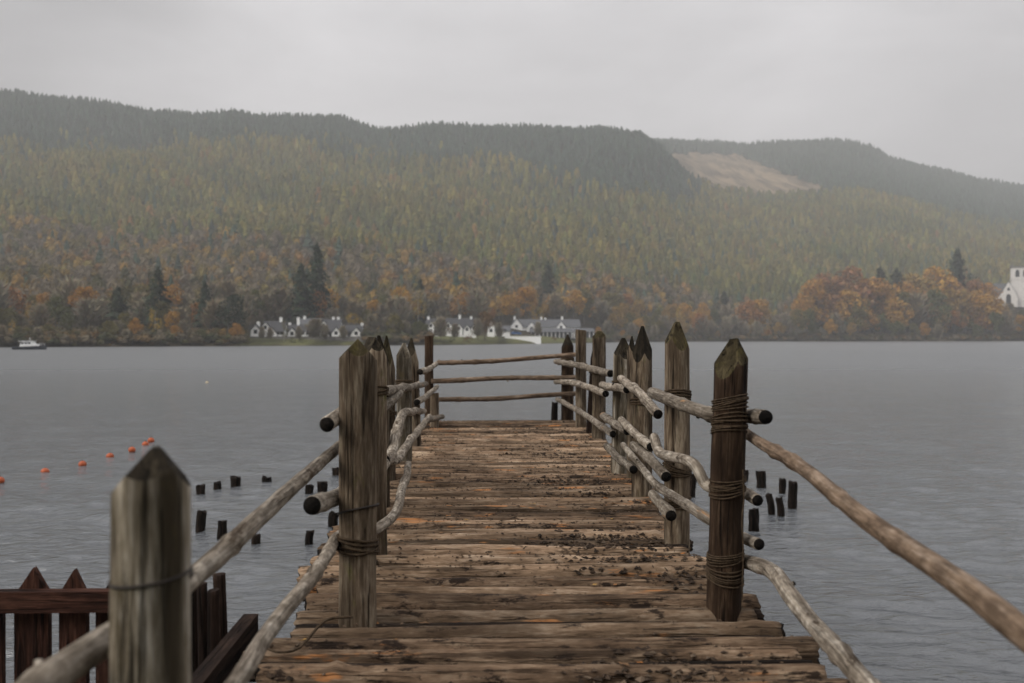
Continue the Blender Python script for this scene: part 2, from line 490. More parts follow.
def lashing(p, z, turns=4, rr=.006, tilt=0.0, mat=None, seed=0, spread=1.0, grow=.004):
    rs = np.random.default_rng(seed)
    x, y, r = GEOM[p.name](z)
    pts = []
    n = int(turns * 16); drift = 0.0
    tl = [rs.normal(tilt, .16) for _ in range(int(turns) + 2)]; ph = rs.uniform(0, 6.3)
    for k in range(n + 1):
        a = 2*PI*k/16
        q_ = k/16; i_ = int(q_); f_ = q_ - i_
        ti = tl[i_]*(1-f_) + tl[i_+1]*f_
        h = (k / n - .5) * turns * rr * 2.0 * spread + ti * math.cos(a + ph) * r + rs.normal(0, rr*.12)
        q = r * 1.0 + rr * .45 + grow * abs(math.sin(a * .37 + seed))
        pts.append((x + q*math.cos(a), y + q*math.sin(a), z + h))
    V, F_, M, G = tube_data(pts, rr, rr, nseg=6, step=.02, seed=seed, bump=.12)
    o = obj('lashing', mesh_np('lashing', V, F_, [mat or ROPE, mat or ROPE], M, True, {'grain': G}))
    o.parent = p
    return o

GREY = [W_POST_GREY, W_CUT]; GREYD = [W_POST_GREY, W_CUT_DARK]; BRN = [W_POST_BROWN, W_CUT]
# left side, near to far
PLs = [
    post(rail_l, 151, 447, 2.0, 92, [W_POST_PALE, W_CUT_DARK], 11, 'pale lichened post with a dark mossy tip', tip=.10, taper=.80, turn=.25, blunt=.016, offs=.15),
    post(rail_l, 358, 339, 4.32, 39, GREY, 12, 'tall split grey post with house-shaped cut tip', style='wedge', tip=.085, turn=0.15, taper=.95),
    post(rail_l, 373, 337, 5.6, 30, GREYD, 13, tip=.13, style='wedge', turn=.5),
    post(rail_l, 379.5, 335.5, 7.2, 21, GREYD, 14, tip=.24),
    post(rail_l, 386.5, 335.5, 8.6, 19, GREY, 15, tip=.30),
    post(rail_l, 404, 343, 9.75, 16.5, [W_POST_PALE, W_POST_PALE], 16, 'pale mossy post', tip=.20),
    post(rail_l, 414.5, 338, 11.2, 14, GREYD, 17, tip=.30, lean=(-.03, 0)),
    post(rail_l, 429, 336, 14.1, 9.5, [W_POST_BROWN, W_POST_BROWN], 18, 'thin plain corner post', style='flat', tip=.05),
    post(rail_l, 434.5, 393, 13.6, 9.5, GREYD, 19, 'short stub post', style='flat', tip=.05),
]
PRs = [
    post(rail_r, 724, 338.5, 4.42, 37, BRN, 21, 'brown post bound with rope, lichen on its cut tip', tip=.16, taper=.9, lean=(.03, 0), offs=.2, turn=-1.1),
    post(rail_r, 677, 322, 5.92, 27, GREY, 22, 'tall post with ochre lichen tip', tip=.19, turn=-1.4),
    post(rail_r, 642, 326, 7.5, 22, GREYD, 23, tip=.27, turn=.4),
    post(rail_r, 620.5, 338, 9.0, 20, [W_POST_PALE, W_CUT_DARK], 24, tip=.22, lean=(.02, 0)),
    post(rail_r, 632, 336, 8.6, 11, GREYD, 25, tip=.2),
    post(rail_r, 599, 331, 12.0, 15, GREY, 26, tip=.10, taper=.88),
    post(rail_r, 589, 344, 12.7, 6, [W_DARK, W_DARK], 27, 'thin dark leaning stake', tip=.16, lean=(.06, 0)),
    post(rail_r, 581, 330, 13.3, 11.5, [W_POST_GREY, W_CUT], 28, style='flat', tip=.06),
    post(rail_r, 567.5, 334.5, 14.6, 13, [W_POST_BROWN, W_CUT_DARK], 29, 'corner post with dark hollow tip', tip=.22),
]

def rail(parent, pts, r0, r1, seed, mat=W_RAIL, side=True, **kw):
    P = [at_side(*p) if side else at_depth(*p) for p in pts]
    if parent is rail_r and seed not in (54, 55, 65): r0, r1 = r0*.88, r1*.88
    o = log_obj('rail', P, r0, r1, [mat, W_END], None, nseg=16, step=.03, seed=seed, bump=.065, wander=kw.pop('wander', .004), knots=kw.pop('knots', 3), **kw)
    rs = np.random.default_rng(seed + 5000)
    Q = np.array([tuple(p) for p in P]); L_ = np.sum(np.linalg.norm(np.diff(Q, axis=0), axis=1))
    for _ in range(int(rs.integers(0, 2) + L_ * .5)):      # sawn-off side twigs
        u = rs.uniform(.08, .92) * (len(Q) - 1); i_ = int(u); c = Q[i_] * (1 - u + i_) + Q[i_+1] * (u - i_)
        d = np.cross(Q[i_+1] - Q[i_], rs.normal(size=3)); d /= np.linalg.norm(d); d = d + .5*(Q[i_+1] - Q[i_]) / np.linalg.norm(Q[i_+1] - Q[i_])
        rr_ = r0 * rs.uniform(.25, .42); ln_ = r0 * rs.uniform(1.05, 1.3)
        t_ = log_obj('twig_stub', [c, c + d * ln_], rr_ * 1.2, rr_, [mat, W_END], o, nseg=8, step=.01, seed=int(rs.integers(1e6)), bump=.1)
    return PL(o, parent)

# left rails
rail(rail_l, [(-30,740,-.80),(48,681,-.79),(192,577,-.775),(270,508,-.70),(342,444,-.635)], .034, .024, 31, knots=2)
rail(rail_l, [(327,424.5,-.63),(350,409,-.625),(370,399,-.615),(388,391,-.62)], .033, .030, 32)
rail(rail_l, [(376,396,-.60),(390,390,-.61),(404,388,-.65),(426,384,-.66)], .034, .030, 33, knots=4)
rail(rail_l, [(379,411,-.60),(388,402,-.61),(399,393,-.62)], .040, .034, 34)
rail(rail_l, [(420,372,-.66),(429,369,-.64),(439,361.5,-.60)], .036, .03, 35)
rail(rail_l, [(313,506.5,-.65),(345,490,-.64),(366,458,-.63),(381,444,-.62)], .038, .032, 36)
rail(rail_l, [(380,468,-.61),(392,453,-.62),(396,436,-.62),(404,413.5,-.65),(424,411,-.66)], .040, .032, 37, knots=4)
rail(rail_l, [(417,402,-.65),(427,396,-.65),(437,386.5,-.62)], .036, .030, 38)
rail(rail_l, [(205,722,-.61),(239,676,-.60),(261,645,-.60),(301,592,-.60),(323,557,-.61),(341,537,-.63),(361,533,-.575),(378,528,-.49),(398,506,-.45),(405,480,-.48),(409,464,-.53)], .025, .026, 39, knots=6)
rail(rail_l, [(384,461,-.61),(399,457,-.62),(410,441,-.64),(430,416,-.66)], .037, .034, 40, knots=4)
rail(rail_l, [(427,420,-.66),(443,416.5,-.52)], .040, .034, 41)
# right rails
rail(rail_r, [(556,361.5,1.13),(581,366,1.2),(611,374,1.2)], .045, .040, 51, knots=4)
rail(rail_r, [(602,385,1.15),(627,389.5,1.16)], .040, .036, 52)
rail(rail_r, [(621,378.5,1.14),(638,392,1.12),(658,413.5,1.10)], .036, .036, 53)
rail(rail_r, [(652,392.5,1.05),(675,402,1.05),(712,414.5,1.09),(731,415.5,1.19),(748,416,1.225),(766,417,1.225)], .034, .033, 54)
rail(rail_r, [(743,430,1.235),(800,468,1.19),(870,521,1.165),(950,578,1.15),(1024,634,1.14),(1110,698,1.14)], .023, .034, 55, W_RAIL_BROWN, knots=6, wander=.005)
rail(rail_r, [(556,382,1.13),(575,383,1.18),(606,394,1.17)], .042, .038, 56, knots=4)
rail(rail_r, [(603,416,1.16),(627,431.5,1.16)], .040, .036, 57)
rail(rail_r, [(621,420,1.13),(636,434,1.11),(651,447,1.10)], .034, .034, 58, knots=4)
rail(rail_r, [(634,445,1.08),(650,459,1.07),(666,477,1.07)], .032, .036, 59, knots=4)
rail(rail_r, [(654,437,1.06),(661,455,1.05),(692,461,1.06),(708,484,1.11),(731,488,1.195),(746,493,1.225),(758,502,1.215)], .034, .030, 60, knots=3)
rail(rail_r, [(557,399,1.14),(582,413,1.18),(613,434.5,1.16)], .040, .036, 61, knots=4)
rail(rail_r, [(606,446.5,1.14),(633,470,1.10)], .036, .036, 62)
rail(rail_r, [(623,445,1.11),(640,465,1.08),(658,486,1.06),(690,508,1.04),(713,522,1.09),(735,534,1.20),(759,543.5,1.22)], .026, .030, 63, knots=5)
rail(rail_r, [(652,494,1.07),(671,516,1.07)], .034, .038, 64)
rail(rail_r, [(736,559,1.225),(771,571,1.19),(790,594,1.15),(812,622,1.13),(840,653,1.11),(866,684,1.10),(905,730,1.08)], .034, .030, 65, knots=4, wander=.004)
# far end
rail(rail_e, [(437,363,14.1),(500,360.5,14.2),(577,354.5,14.3)], .034, .032, 71, W_RAIL_BROWN, False, wander=.005)
rail(rail_e, [(431,381,14.0),(500,378.5,14.1),(576,377,14.3)], .036, .030, 72, W_RAIL_BROWN, False, wander=.005, knots=6)
rail(rail_e, [(437,400,14.0),(500,398,14.1),(576,393.5,14.3)], .032, .034, 73, W_RAIL_BROWN, False, wander=.005)

def zat(p, py): return at_depth(512, py, AT[p.name]).z
def lash(p, py, **kw): return lashing(p, zat(p, py), **kw)
lash(PLs[0], 574, turns=1.1, rr=.0035, mat=WIRE, seed=1, grow=.002)
lash(PLs[1], 508, turns=1.2, rr=.005, mat=WIRE, seed=2, tilt=.3)
lash(PLs[1], 544, turns=4, rr=.006, seed=3, tilt=.25, spread=1.6)
lash(PLs[2], 391, turns=4, seed=4); lash(PLs[4], 413, turns=4, seed=5); lash(PLs[5], 383, turns=4, rr=.008, seed=15)
for py, tn in ((404, 6), (425, 8), (487, 7), (558, 5), (574, 6)):
    lash(PRs[0], py, turns=tn, rr=.0038, seed=py, tilt=.18, spread=1.25)
for py, tn in ((397, 4), (470, 5), (505, 4)): lash(PRs[1], py, turns=tn, rr=.0065, seed=py, tilt=.2, spread=1.2)
for py, tn in ((404, 3), (448, 4)): lash(PRs[2], py, turns=tn, rr=.007, seed=py, tilt=.2)
for py in (384, 425): lash(PRs[3], py, turns=4, rr=.008, seed=py, tilt=.2)
for q, py in ((5, 372), (7, 366), (8, 360)): lash(PRs[q], py, turns=3, rr=.009, seed=py)
# loose rope end hanging beside the brown post
P = [at_depth(744, 470, 4.33), at_depth(745, 500, 4.33), at_depth(743, 520, 4.3), at_depth(744, 552, 4.3), at_depth(742, 600, 4.3)]
o = log_obj('rope_end', P, .0035, .003, [ROPE, ROPE], None, nseg=6, seed=81, wander=.004); PL(o, rail_r)
P = [at_depth(352, 619, 4.1), at_depth(325, 622, 4.05), at_depth(300, 650, 3.85), at_depth(280, 655, 3.8), at_depth(268, 648, 3.85)]
for p_ in P[1:]: p_.z = max(p_.z, DECK + .012)
o = log_obj('rope_end', P, .006, .005, [ROPE, ROPE], None, nseg=6, seed=82, wander=.006); PL(o, rail_l)

# ------------------------------------------------------------------ dark palisade beside the pier
pal = thing('palisade', 'dark red-brown paling fence standing in the water left of the pier', 'fence', (-1.9, 4.25, 0))
def pale(px, pyt, d, wpx, seed, tip=.11, mat=W_FENCE_RED):
    b = at_depth(px, pyt, d); w = wpx * d / F
    rs = np.random.default_rng(seed); t = .035
    prof = [(-w/2, -.8), (w/2, -.8), (w/2*rs.uniform(.95, 1.02), b.z - tip), (w*.05, b.z), (-w/2*rs.uniform(.95, 1.02), b.z - tip*rs.uniform(.9, 1.1))]
    m_ = MB(); m_.prism([(b.x + p, q) for p, q in prof], 'y', b.y - t/2, b.y + t/2)
    o = m_.build('pale', mat)
    g = np.array([v.co for v in o.data.vertices]); a = o.data.attributes.new('grain', 'FLOAT_VECTOR', 'POINT')
    a.data.foreach_set('vector', g.astype(np.float32).ravel())
    PL(o, pal)
for k, (px, pyt, w) in enumerate([(-44, 566, 34), (-10, 583, 26), (33, 567, 34), (74, 569, 27), (112, 577, 29), (150, 572, 30)]): pale(px, pyt, 4.25, w, 200 + k)
a, b = at_depth(-90, 604, 4.2), at_depth(178, 597, 4.2)
m_ = MB(); m_.box(a.x, b.x, a.y - .03, a.y + .03, b.z - .055, b.z + .032)
o = m_.build('rail', W_FENCE_RED); g = np.array([v.co for v in o.data.vertices]); a_ = o.data.attributes.new('grain', 'FLOAT_VECTOR', 'POINT')
a_.data.foreach_set('vector', g[:, [1, 2, 0]].astype(np.float32).ravel()); PL(o, pal)
for k, (px, pyt, d, w) in enumerate([(193, 586, 4.15, 13), (203, 583, 4.0, 11), (213, 590, 3.95, 12), (221, 574, 4.2, 13), (183, 580, 4.3, 14)]):
    bpt = at_depth(px, pyt, d)
    me = post_data(bpt.x, bpt.y, -.8, bpt.z, w*d/F/2, 220 + k, style='flat', tip=.03, lean=(random.uniform(-.05, .05), 0))
    me.materials.append(W_DARK); me.materials.append(W_DARK)
    PL(obj('stake', me), pal)

# ------------------------------------------------------------------ stumps in the water
def stump(px, pyt, pyb, wpx, seed, label, z=0.0):
    b = at_height(px, pyb, z); d = b.y
    h = (pyb - pyt) * d / F; r = wpx * d / F / 2
    rs = np.random.default_rng(seed)
    V, F_, M, G = tube_data([(0, 0, -.7), (rs.uniform(-.02, .02), 0, 0), (rs.uniform(-.03, .03), 0, h)], r * 1.08, r, nseg=10, step=.05, seed=seed, bump=.2, ragged=min(.018, h*.12), taper_end=False)
    o = obj('pile_stump', mesh_np('pile_stump', V, F_, [W_STUMP, W_STUMP], M, False, {'grain': G}), None, (b.x, b.y, 0))
    tag(o, label, 'stump', 'old pile stumps in the water')
ST = [
 (200.5, 485, 495, 9, 'low black stump in the lake, leftmost of four in the farther row left of pier'),
 (218, 482, 489.5, 8, 'low black stump in the lake, second from left in the farther row left of pier'),
 (235, 477, 486.5, 10, 'wide black stump with slanted top in the lake, third of the farther left row'),
 (267.5, 478.5, 482.5, 9, 'nearly sunken black stump barely above the water left of pier'),
 (200, 511.5, 531, 9, 'tall narrow black stump in the lake, leftmost of the nearer row left of pier'),
 (221.5, 521, 537, 9, 'squat black stump in the lake just right of the tall narrow one'),
 (257.5, 535, 543, 9, 'black stump mostly hidden below the pale left handrail'),
 (309, 485, 494, 8.5, 'low black stump just left of a broader one, behind the left railing'),
 (322, 482, 493.5, 10, 'broad black stump with broken top behind the left railing near the split post'),
 (337, 468, 477, 8, 'small black stump half hidden by the split grey post'),
 (333, 513, 523.5, 10, 'black stump close behind the split grey post, under its cut log end'),
 (310, 531, 545.5, 8.5, 'upright black stump nearest the deck, left of the split grey post'),
 (744, 470, 481, 9, 'black stump half hidden behind the rope-bound brown post'),
 (761, 471, 486.5, 10, 'blocky black stump, top left of the group right of pier'),
 (781.5, 479, 492, 7, 'small black stump at the back of the group right of pier'),
 (791.5, 481.5, 510.5, 9, 'tallest black stump, rightmost of the group right of pier'),
 (770.5, 494, 515, 7, 'slim leaning black stump in the middle of the right group'),
 (780, 498, 516.5, 7.5, 'dark stump with worn top between the slim one and the tallest one'),
 (752.5, 509, 532, 10, 'black stump nearest the brown post in the group right of pier'),
 (692, 474, 497, 8, 'black stump between the two nearest posts of the right railing'),
 (553.5, 402, 424, 9, 'charred black stump just beyond the far end of the deck'),
]
for k, s in enumerate(ST[:-1]): stump(s[0], s[1], s[2], s[3], 300 + k, s[4])
b_ = at_depth(553.5, 403, 14.95)
V, F_, M, G = tube_data([(0, 0, -.7), (0, 0, .6), (.02, 0, b_.z)], .062, .048, nseg=10, step=.06, seed=340, bump=.2, ragged=.03, taper_end=False)
tag(obj('pile_stump', mesh_np('pile_stump', V, F_, [W_STUMP, W_STUMP], M, False, {'grain': G}), None, (b_.x, b_.y, 0)), ST[-1][4], 'stump', 'old pile stumps in the water')

# ------------------------------------------------------------------ buoys
BUOY = plain('orange buoy plastic', (.42,.085,.022), .5, .3, 12, .4)
BUOY_W = plain('faded buoy plastic', (.55,.45,.30), .5, .2, 12, .4)
def lathe(prof, n=20):
    V, F_ = [], []
    for r, z in prof:
        for k in range(n):
            a = 2*PI*k/n; V.append((r*math.cos(a), r*math.sin(a), z))
    for i in range(len(prof)-1):
        for k in range(n):
            F_.append((i*n+k, i*n+(k+1)%n, (i+1)*n+(k+1)%n, (i+1)*n+k))
    return V, F_
bp_ = [(.0, -.07)] + [(.085*math.cos(a), .075*math.sin(a) + .012) for a in np.linspace(-1.2, 1.25, 12)] + [(.022, .085), (.0, .088)]
Vb, Fb = lathe(bp_)
buoy_me = mesh_np('float', Vb, Fb, [BUOY], None, True)
buoy_mw = mesh_np('float', Vb, Fb, [BUOY_W], None, True)
tv, tf, tm, tg = tube_data([(.02*math.cos(a), 0, .085 + .022*math.sin(a)) for a in np.linspace(-.3, PI+.3, 10)], .006, .006, nseg=6, step=.008)
eye_me = mesh_np('eyelet', tv, tf, [WIRE, WIRE], tm, True)
names = ['at the left picture edge, nearest of the line', 'second nearest of the line', 'third nearest of the line', 'in the middle of the line', 'fifth along the line', 'sixth along the line, close before the last', 'at the far end of the line']
for (px, py), nm in zip([(0, 482), (45, 473), (82.5, 465.5), (110, 457.5), (132, 451), (145.5, 445.5), (151, 441.5)], names):
    b = at_height(px, py, 0)
    t = thing('buoy', 'orange marker buoy on the lake, ' + nm, 'buoy', (b.x, b.y, .015), random.uniform(0, 6), 'line of orange buoys')
    t.scale = (.92,)*3 if py > 460 else (.95,)*3
    obj('float', buoy_me, t); obj('eyelet', eye_me, t)
b = at_height(207, 383, 0)
t = thing('buoy', 'single pale buoy alone far out on the lake', 'buoy', (b.x, b.y, .02)); t.scale = (1.0,)*3
obj('float', buoy_mw, t); obj('eyelet', eye_me, t)

# ------------------------------------------------------------------ terrain and water
def I(px, xs, ys): return np.interp(px, xs, ys)
def shore_y(px):
    py = I(px, [-600, 0, 230, 440, 540, 620, 700, 1024, 1700], [350, 347.3, 346.2, 345.2, 343.8, 342.3, 341.7, 341.3, 341])
    return CAMZ / ((py - 337) / F)
NEAR_X = [-600, 0, 40, 100, 150, 200, 235, 260, 300, 340, 375, 420, 470, 520, 560, 600, 640, 662, 690, 720, 760, 815, 900, 960, 1024, 1500]
NEAR_Y = [80, 92, 97, 103, 108, 112, 110, 118, 117, 118, 128, 127, 130, 128, 126, 127, 134, 150, 176, 186, 191, 191, 198, 213, 226, 290]
FAR_X = [-600, 500, 640, 660, 700, 740, 780, 820, 850, 870, 890, 930, 980, 1024, 1500]
FAR_Y = [200, 160, 142, 140, 140, 142, 141, 138, 139, 145, 157, 166, 178, 185, 270]
YR, YF = 1400.0, 2050.0
def terrain(x, Y):
    u_ = x / Y; px = COLUMN(u_); kf = 1 + .032 * u_
    ys = shore_y(px)
    e1 = (337 - (I(px, NEAR_X, NEAR_Y) + 9)) / F * kf
    e2 = (337 - (I(px, FAR_X, FAR_Y) + 7)) / F * kf
    s = np.clip((Y - ys - 45) / (YR - ys - 45), 0, 1)
    e = e1 * (.25 * s + .75 * (1 - (1 - s)**1.35)) 
    s2 = np.clip((Y - YR) / (YF - YR), 0, 1)
    e = e + (e2 - e1) * s2
    z = e * Y
    z = np.where(Y > YF, z * np.clip(1 - (Y - YF) / 900, .2, 1), z)
    t = Y - ys
    bank = np.interp(t, [-30, -4, 0, 3, 16, 45, 200], [-3, -.5, .05, .7, 1.9, 3.2, 6])
    und = 6 * (np.sin(x / 61 + Y / 97) * np.sin(Y / 71 - x / 133 + 1) + .5 * np.sin(x / 29 + 2) * np.sin(Y / 37)) * np.clip((t - 120) / 300, 0, 1) * np.clip((1750 - Y) / 500, .25, 1)
    knoll = 17 * np.exp(-((x - 372) / 60)**2 - ((Y - 700) / 45)**2)
    return bank + z + und + knoll

pxs = np.concatenate([np.linspace(-420, 640, 160)[:-1], np.linspace(640, 840, 150), np.linspace(840, 1440, 90)[1:]])
off = np.concatenate([[-40, -12, -4, -1, 0, 1.5, 3, 6, 10, 16, 24, 34, 45, 60, 80, 105], np.linspace(135, 700, 35), np.linspace(712, 1800, 95), [2000, 2300, 2700]])
PX, OF = np.meshgrid(pxs, off)
YY = shore_y(PX) + OF
XX = U(PX) * YY
ZZ = terrain(XX, YY)
nr, nc = PX.shape
idx = np.arange(nr*nc).reshape(nr, nc)
fq = np.stack([idx[:-1, :-1], idx[:-1, 1:], idx[1:, 1:], idx[1:, :-1]], -1).reshape(-1, 4)
V = np.stack([XX, YY, ZZ], -1).reshape(-1, 3)

m, nt, b = new_mat('hillside')
geo = nt.nodes.new('ShaderNodeNewGeometry')
n1 = noise(nt, geo.outputs['Position'], .02, 8, .65)
n2 = noise(nt, geo.outputs['Position'], .25, 6, .7)
a_ = N(nt, 'ShaderNodeAttribute', attribute_name='tint')
c = mix(nt, ramp(nt, n2, [(.35, .0), (.65, .5)]), a_.outputs['Color'], (.05,.04,.022))
# rows of brash and stumps across the felled ground
mp = nt.nodes.new('ShaderNodeMapping'); mp.inputs['Rotation'].default_value = (0, 0, R(-35)); mp.inputs['Scale'].default_value = (.055, .009, .012)
nt.links.new(geo.outputs['Position'], mp.inputs['Vector'])
brash = noise(nt, mp.outputs[0], 1.0, 5, .65, .8)
c = mix(nt, .85, c, ramp(nt, brash, [(.38, .25), (.5, .9), (.60, 1.5)]), 'MULTIPLY')
nt.links.new(c, b.inputs['Base Color']); b.inputs['Roughness'].default_value = 1; b.inputs['Specular IOR Level'].default_value = .1
HILLM = m

def in_clear(px, py):      # felled block on the farther hill
    py = py + 1.0*np.sin(px*.31) + .7*np.sin(px*.83 + 1)
    top = I(px, [658, 690, 740, 780, 838], [152, 149, 151, 168, 188])
    bot = I(px, [658, 685, 700, 740, 838], [162, 182, 195, 197, 195])
    return (px > 658) & (px < 838) & (py > top) & (py < bot)
PYY = 337 - (ZZ - CAMZ) / YY * F
col = np.zeros((nr, nc, 3)); col[:] = (.034, .030, .018)
lawn = (OF < 40) & (((PX > 236) & (PX < 366)) | ((PX > 428) & (PX < 603))); col[OF < 40] = (.045, .036, .022); col[lawn] = (.085, .09, .034)
mud = (OF < 1.5); col[mud] = (.06, .05, .04)
clr = in_clear(PX, PYY - 3) & (YY > YR)
col[clr] = (.185, .138, .088)
ter = obj('hills', mesh_np('hills', V, fq, [HILLM], None, True, None, col.reshape(-1, 3)))
tag(ter, kind='structure')

# water
m, nt, b = new_mat('lake water')
b.inputs['Base Color'].default_value = (.088, .095, .103, 1)
b.inputs['IOR'].default_value = 1.8
b.inputs['Roughness'].default_value = .09
geo = nt.nodes.new('ShaderNodeNewGeometry')
p1 = mapping(nt, geo.outputs['Position'], (.75, 1.5, 1)); 
mpn = nt.nodes.new('ShaderNodeMapping'); mpn.inputs['Rotation'].default_value = (0, 0, R(-24)); mpn.inputs['Scale'].default_value = (.8, 2.0, 1)
nt.links.new(geo.outputs['Position'], mpn.inputs['Vector'])
w1 = noise(nt, mpn.outputs[0], 2.6, 5, .62, .5)
w2 = noise(nt, p1, 6.0, 3, .6, .4)
w3 = noise(nt, mpn.outputs[0], .22, 3, .5)
patch_ = noise(nt, mapping(nt, geo.outputs['Position'], (.03, .012, 1)), 1.0, 4, .55)
amp = math_(nt, 'ADD', math_(nt, 'MULTIPLY', patch_, 1.2), .4)
h = math_(nt, 'ADD', math_(nt, 'ADD', math_(nt, 'MULTIPLY', w1, .42), math_(nt, 'MULTIPLY', w2, .26)), math_(nt, 'MULTIPLY', w3, .3))
h = math_(nt, 'MULTIPLY', h, amp)
bp = N(nt, 'ShaderNodeBump', Strength=1.0, Distance=.22)
nt.links.new(h, bp.inputs['Height']); nt.links.new(bp.outputs[0], b.inputs['Normal'])
# the open lake is rougher than the sheltered water by the shore
sxw = nt.nodes.new('ShaderNodeSeparateXYZ'); nt.links.new(geo.outputs['Position'], sxw.inputs[0])
mr = nt.nodes.new('ShaderNodeMapRange'); mr.inputs['From Min'].default_value = 14; mr.inputs['From Max'].default_value = 90
mr.inputs['To Min'].default_value = .09; mr.inputs['To Max'].default_value = .30
nt.links.new(sxw.outputs[1], mr.inputs['Value']); nt.links.new(mr.outputs[0], b.inputs['Roughness'])
WATER = m
# wind ripples as real relief: short crests running mostly across the lake
inv = np.arange(1/3.0, 1/1400, -1/(2600*1.35))
wy = 1/inv; wy = np.concatenate([wy, [1500.0]]); wpx = np.concatenate([np.linspace(-380, -150, 30)[:-1], np.linspace(-150, 1175, 1150), np.linspace(1175, 1400, 30)[1:]])
WU, WY = np.meshgrid(U(wpx), wy); WX = WU * WY
sp = np.gradient(wy)[:, None]
rsW = np.random.default_rng(12); WZ = np.zeros_like(WX)
gust = .55 + .45*np.sin(WX*.11 + WY*.05 + 2*np.sin(WY*.021 + WX*.013)) * np.sin(WY*.083 - WX*.031 + 1) + .25*np.sin(WX*.37 - WY*.19)
nW = 60
for q in range(nW):
    lam = .16 * (26 ** (q / (nW-1))) * rsW.uniform(.9, 1.1); kk = 2*PI/lam
    an = rsW.normal(.22, .62); ph = rsW.uniform(0, 2*PI)
    sl = .030 * (1.2 if .25 < lam < .8 else .6)
    fade = np.clip((lam / sp - 2.0) / 2.0, 0, 1)
    if fade.max() <= 0: continue
    wv = np.sin(kk*(WX*math.sin(an) + WY*math.cos(an)) + ph + 1.1*np.sin(WX*.9/lam**.5 + q) + .6*np.sin(WY*.7/lam**.5 + 2*q))
    WZ += sl/kk * fade * wv
WZ *= np.clip(gust, .5, 1.15)
nr_, nc_ = WX.shape; ix = np.arange(nr_*nc_).reshape(nr_, nc_)
wf = np.stack([ix[:-1, :-1], ix[:-1, 1:], ix[1:, 1:], ix[1:, :-1]], -1).reshape(-1, 4)
o = obj('lake_water', mesh_np('lake_water', np.stack([WX, WY, WZ], -1).reshape(-1, 3), wf, [WATER], None, True))
tag(o, kind='structure')
lb = plain('lake bed', (.05,.045,.035), .9)
gs = plain('shore turf', (.06,.075,.03), .95, .4, 3)
V2 = []; F2 = []
ys_ = [-60, -20, -6, -1, .6, 1.5]; zs_ = [2.6, 1.8, 1.35, 1.15, .6, -.6]; xs_ = np.linspace(-60, 60, 41)
for j, (y_, z_) in enumerate(zip(ys_, zs_)):
    for x_ in xs_: V2.append((x_, y_ + (.3*math.sin(x_*.7) if j > 2 else 0), z_ + (.08*math.sin(x_*1.3 + j) if j < 5 else 0)))
for j in range(5):
    for k in range(40): F2.append((j*41+k, j*41+k+1, (j+1)*41+k+1, (j+1)*41+k))
tag(obj('shore_ground', mesh_np('shore_ground', V2, F2, [gs], None, True)), kind='structure')

# ------------------------------------------------------------------ forest (one mass per kind)
LEAF = tint_mat('forest foliage', 1.0, .05)
def conifer_tris(K, rs, droop=.25, fat=1.0, core=True):
    """unit conifer: height 1, radius 1; K drooping sprays"""
    t = rs.uniform(0.06, 1, K) ** 1.15
    t[:4] = 1 - np.array([.0, .02, .05, .09])
    a = rs.uniform(0, 2*PI, K)
    Rr = (1 - t) ** .85 * rs.uniform(.65, 1.05, K) * fat + .04
    hw = (.04 + .42 * (1 - t)) * rs.uniform(.7, 1.3, K)
    z0 = t + .03
    tip = np.stack([Rr*np.cos(a), Rr*np.sin(a), z0 - droop * .22 * Rr], 1)
    s = np.stack([-np.sin(a)*hw, np.cos(a)*hw, np.zeros(K)], 1)
    b1 = np.stack([.25*Rr*np.cos(a), .25*Rr*np.sin(a), z0 - .02], 1) + s
    b2 = np.stack([.25*Rr*np.cos(a), .25*Rr*np.sin(a), z0 + .05], 1) - s
    return np.stack([tip, b1, b2], 1)
def broad_tris(K, rs, size=.42, flat=1.0):
    """unit broadleaf: height 1, radius 1, lumpy crown"""
    nl = 7
    lc = rs.normal(size=(nl, 3)); lc /= np.linalg.norm(lc, axis=1)[:, None]; lc *= rs.uniform(.3, .62, (nl, 1))
    lr = rs.uniform(.38, .6, nl)
    k = rs.integers(0, nl, K)
    d = rs.normal(size=(K, 3)); d /= np.linalg.norm(d, axis=1)[:, None]
    c = lc[k] + d * lr[k][:, None] * rs.uniform(.6, 1.0, (K, 1))
    e = rs.normal(size=(K, 3, 3)); e /= np.linalg.norm(e, axis=2)[:, :, None]
    T = c[:, None] + e * size * rs.uniform(.5, 1.0, (K, 1, 1))
    T[..., 2] = .60 + T[..., 2] * .42 * flat
    return T
def scatter(protos, pos, hgt, rad, tint, seed):
    rs = np.random.default_rng(seed)
    n = len(pos); k = rs.integers(0, len(protos), n); a = rs.uniform(0, 2*PI, n)
    allT, allC = [], []
    for q, T in enumerate(protos):
        ii = np.where(k == q)[0]
        if not len(ii): continue
        ca, sa = np.cos(a[ii])[:, None, None], np.sin(a[ii])[:, None, None]
        x = (T[None, ..., 0]*ca - T[None, ..., 1]*sa) * rad[ii][:, None, None]
        y = (T[None, ..., 0]*sa + T[None, ..., 1]*ca) * rad[ii][:, None, None]
        z = np.broadcast_to(T[None, ..., 2], x.shape) * hgt[ii][:, None, None]
        P = np.stack([x, y, z], -1) + pos[ii][:, None, None, :]
        j = rs.uniform(.85, 1.15, (len(ii), len(T), 1, 1))
        C_ = np.broadcast_to(tint[ii][:, None, None, :] * j, P.shape)
        allT.append(P.reshape(-1, 3)); allC.append(C_.reshape(-1, 3))
    V = np.vstack(allT); C_ = np.vstack(allC)
    return V, np.arange(len(V)).reshape(-1, 3), C_

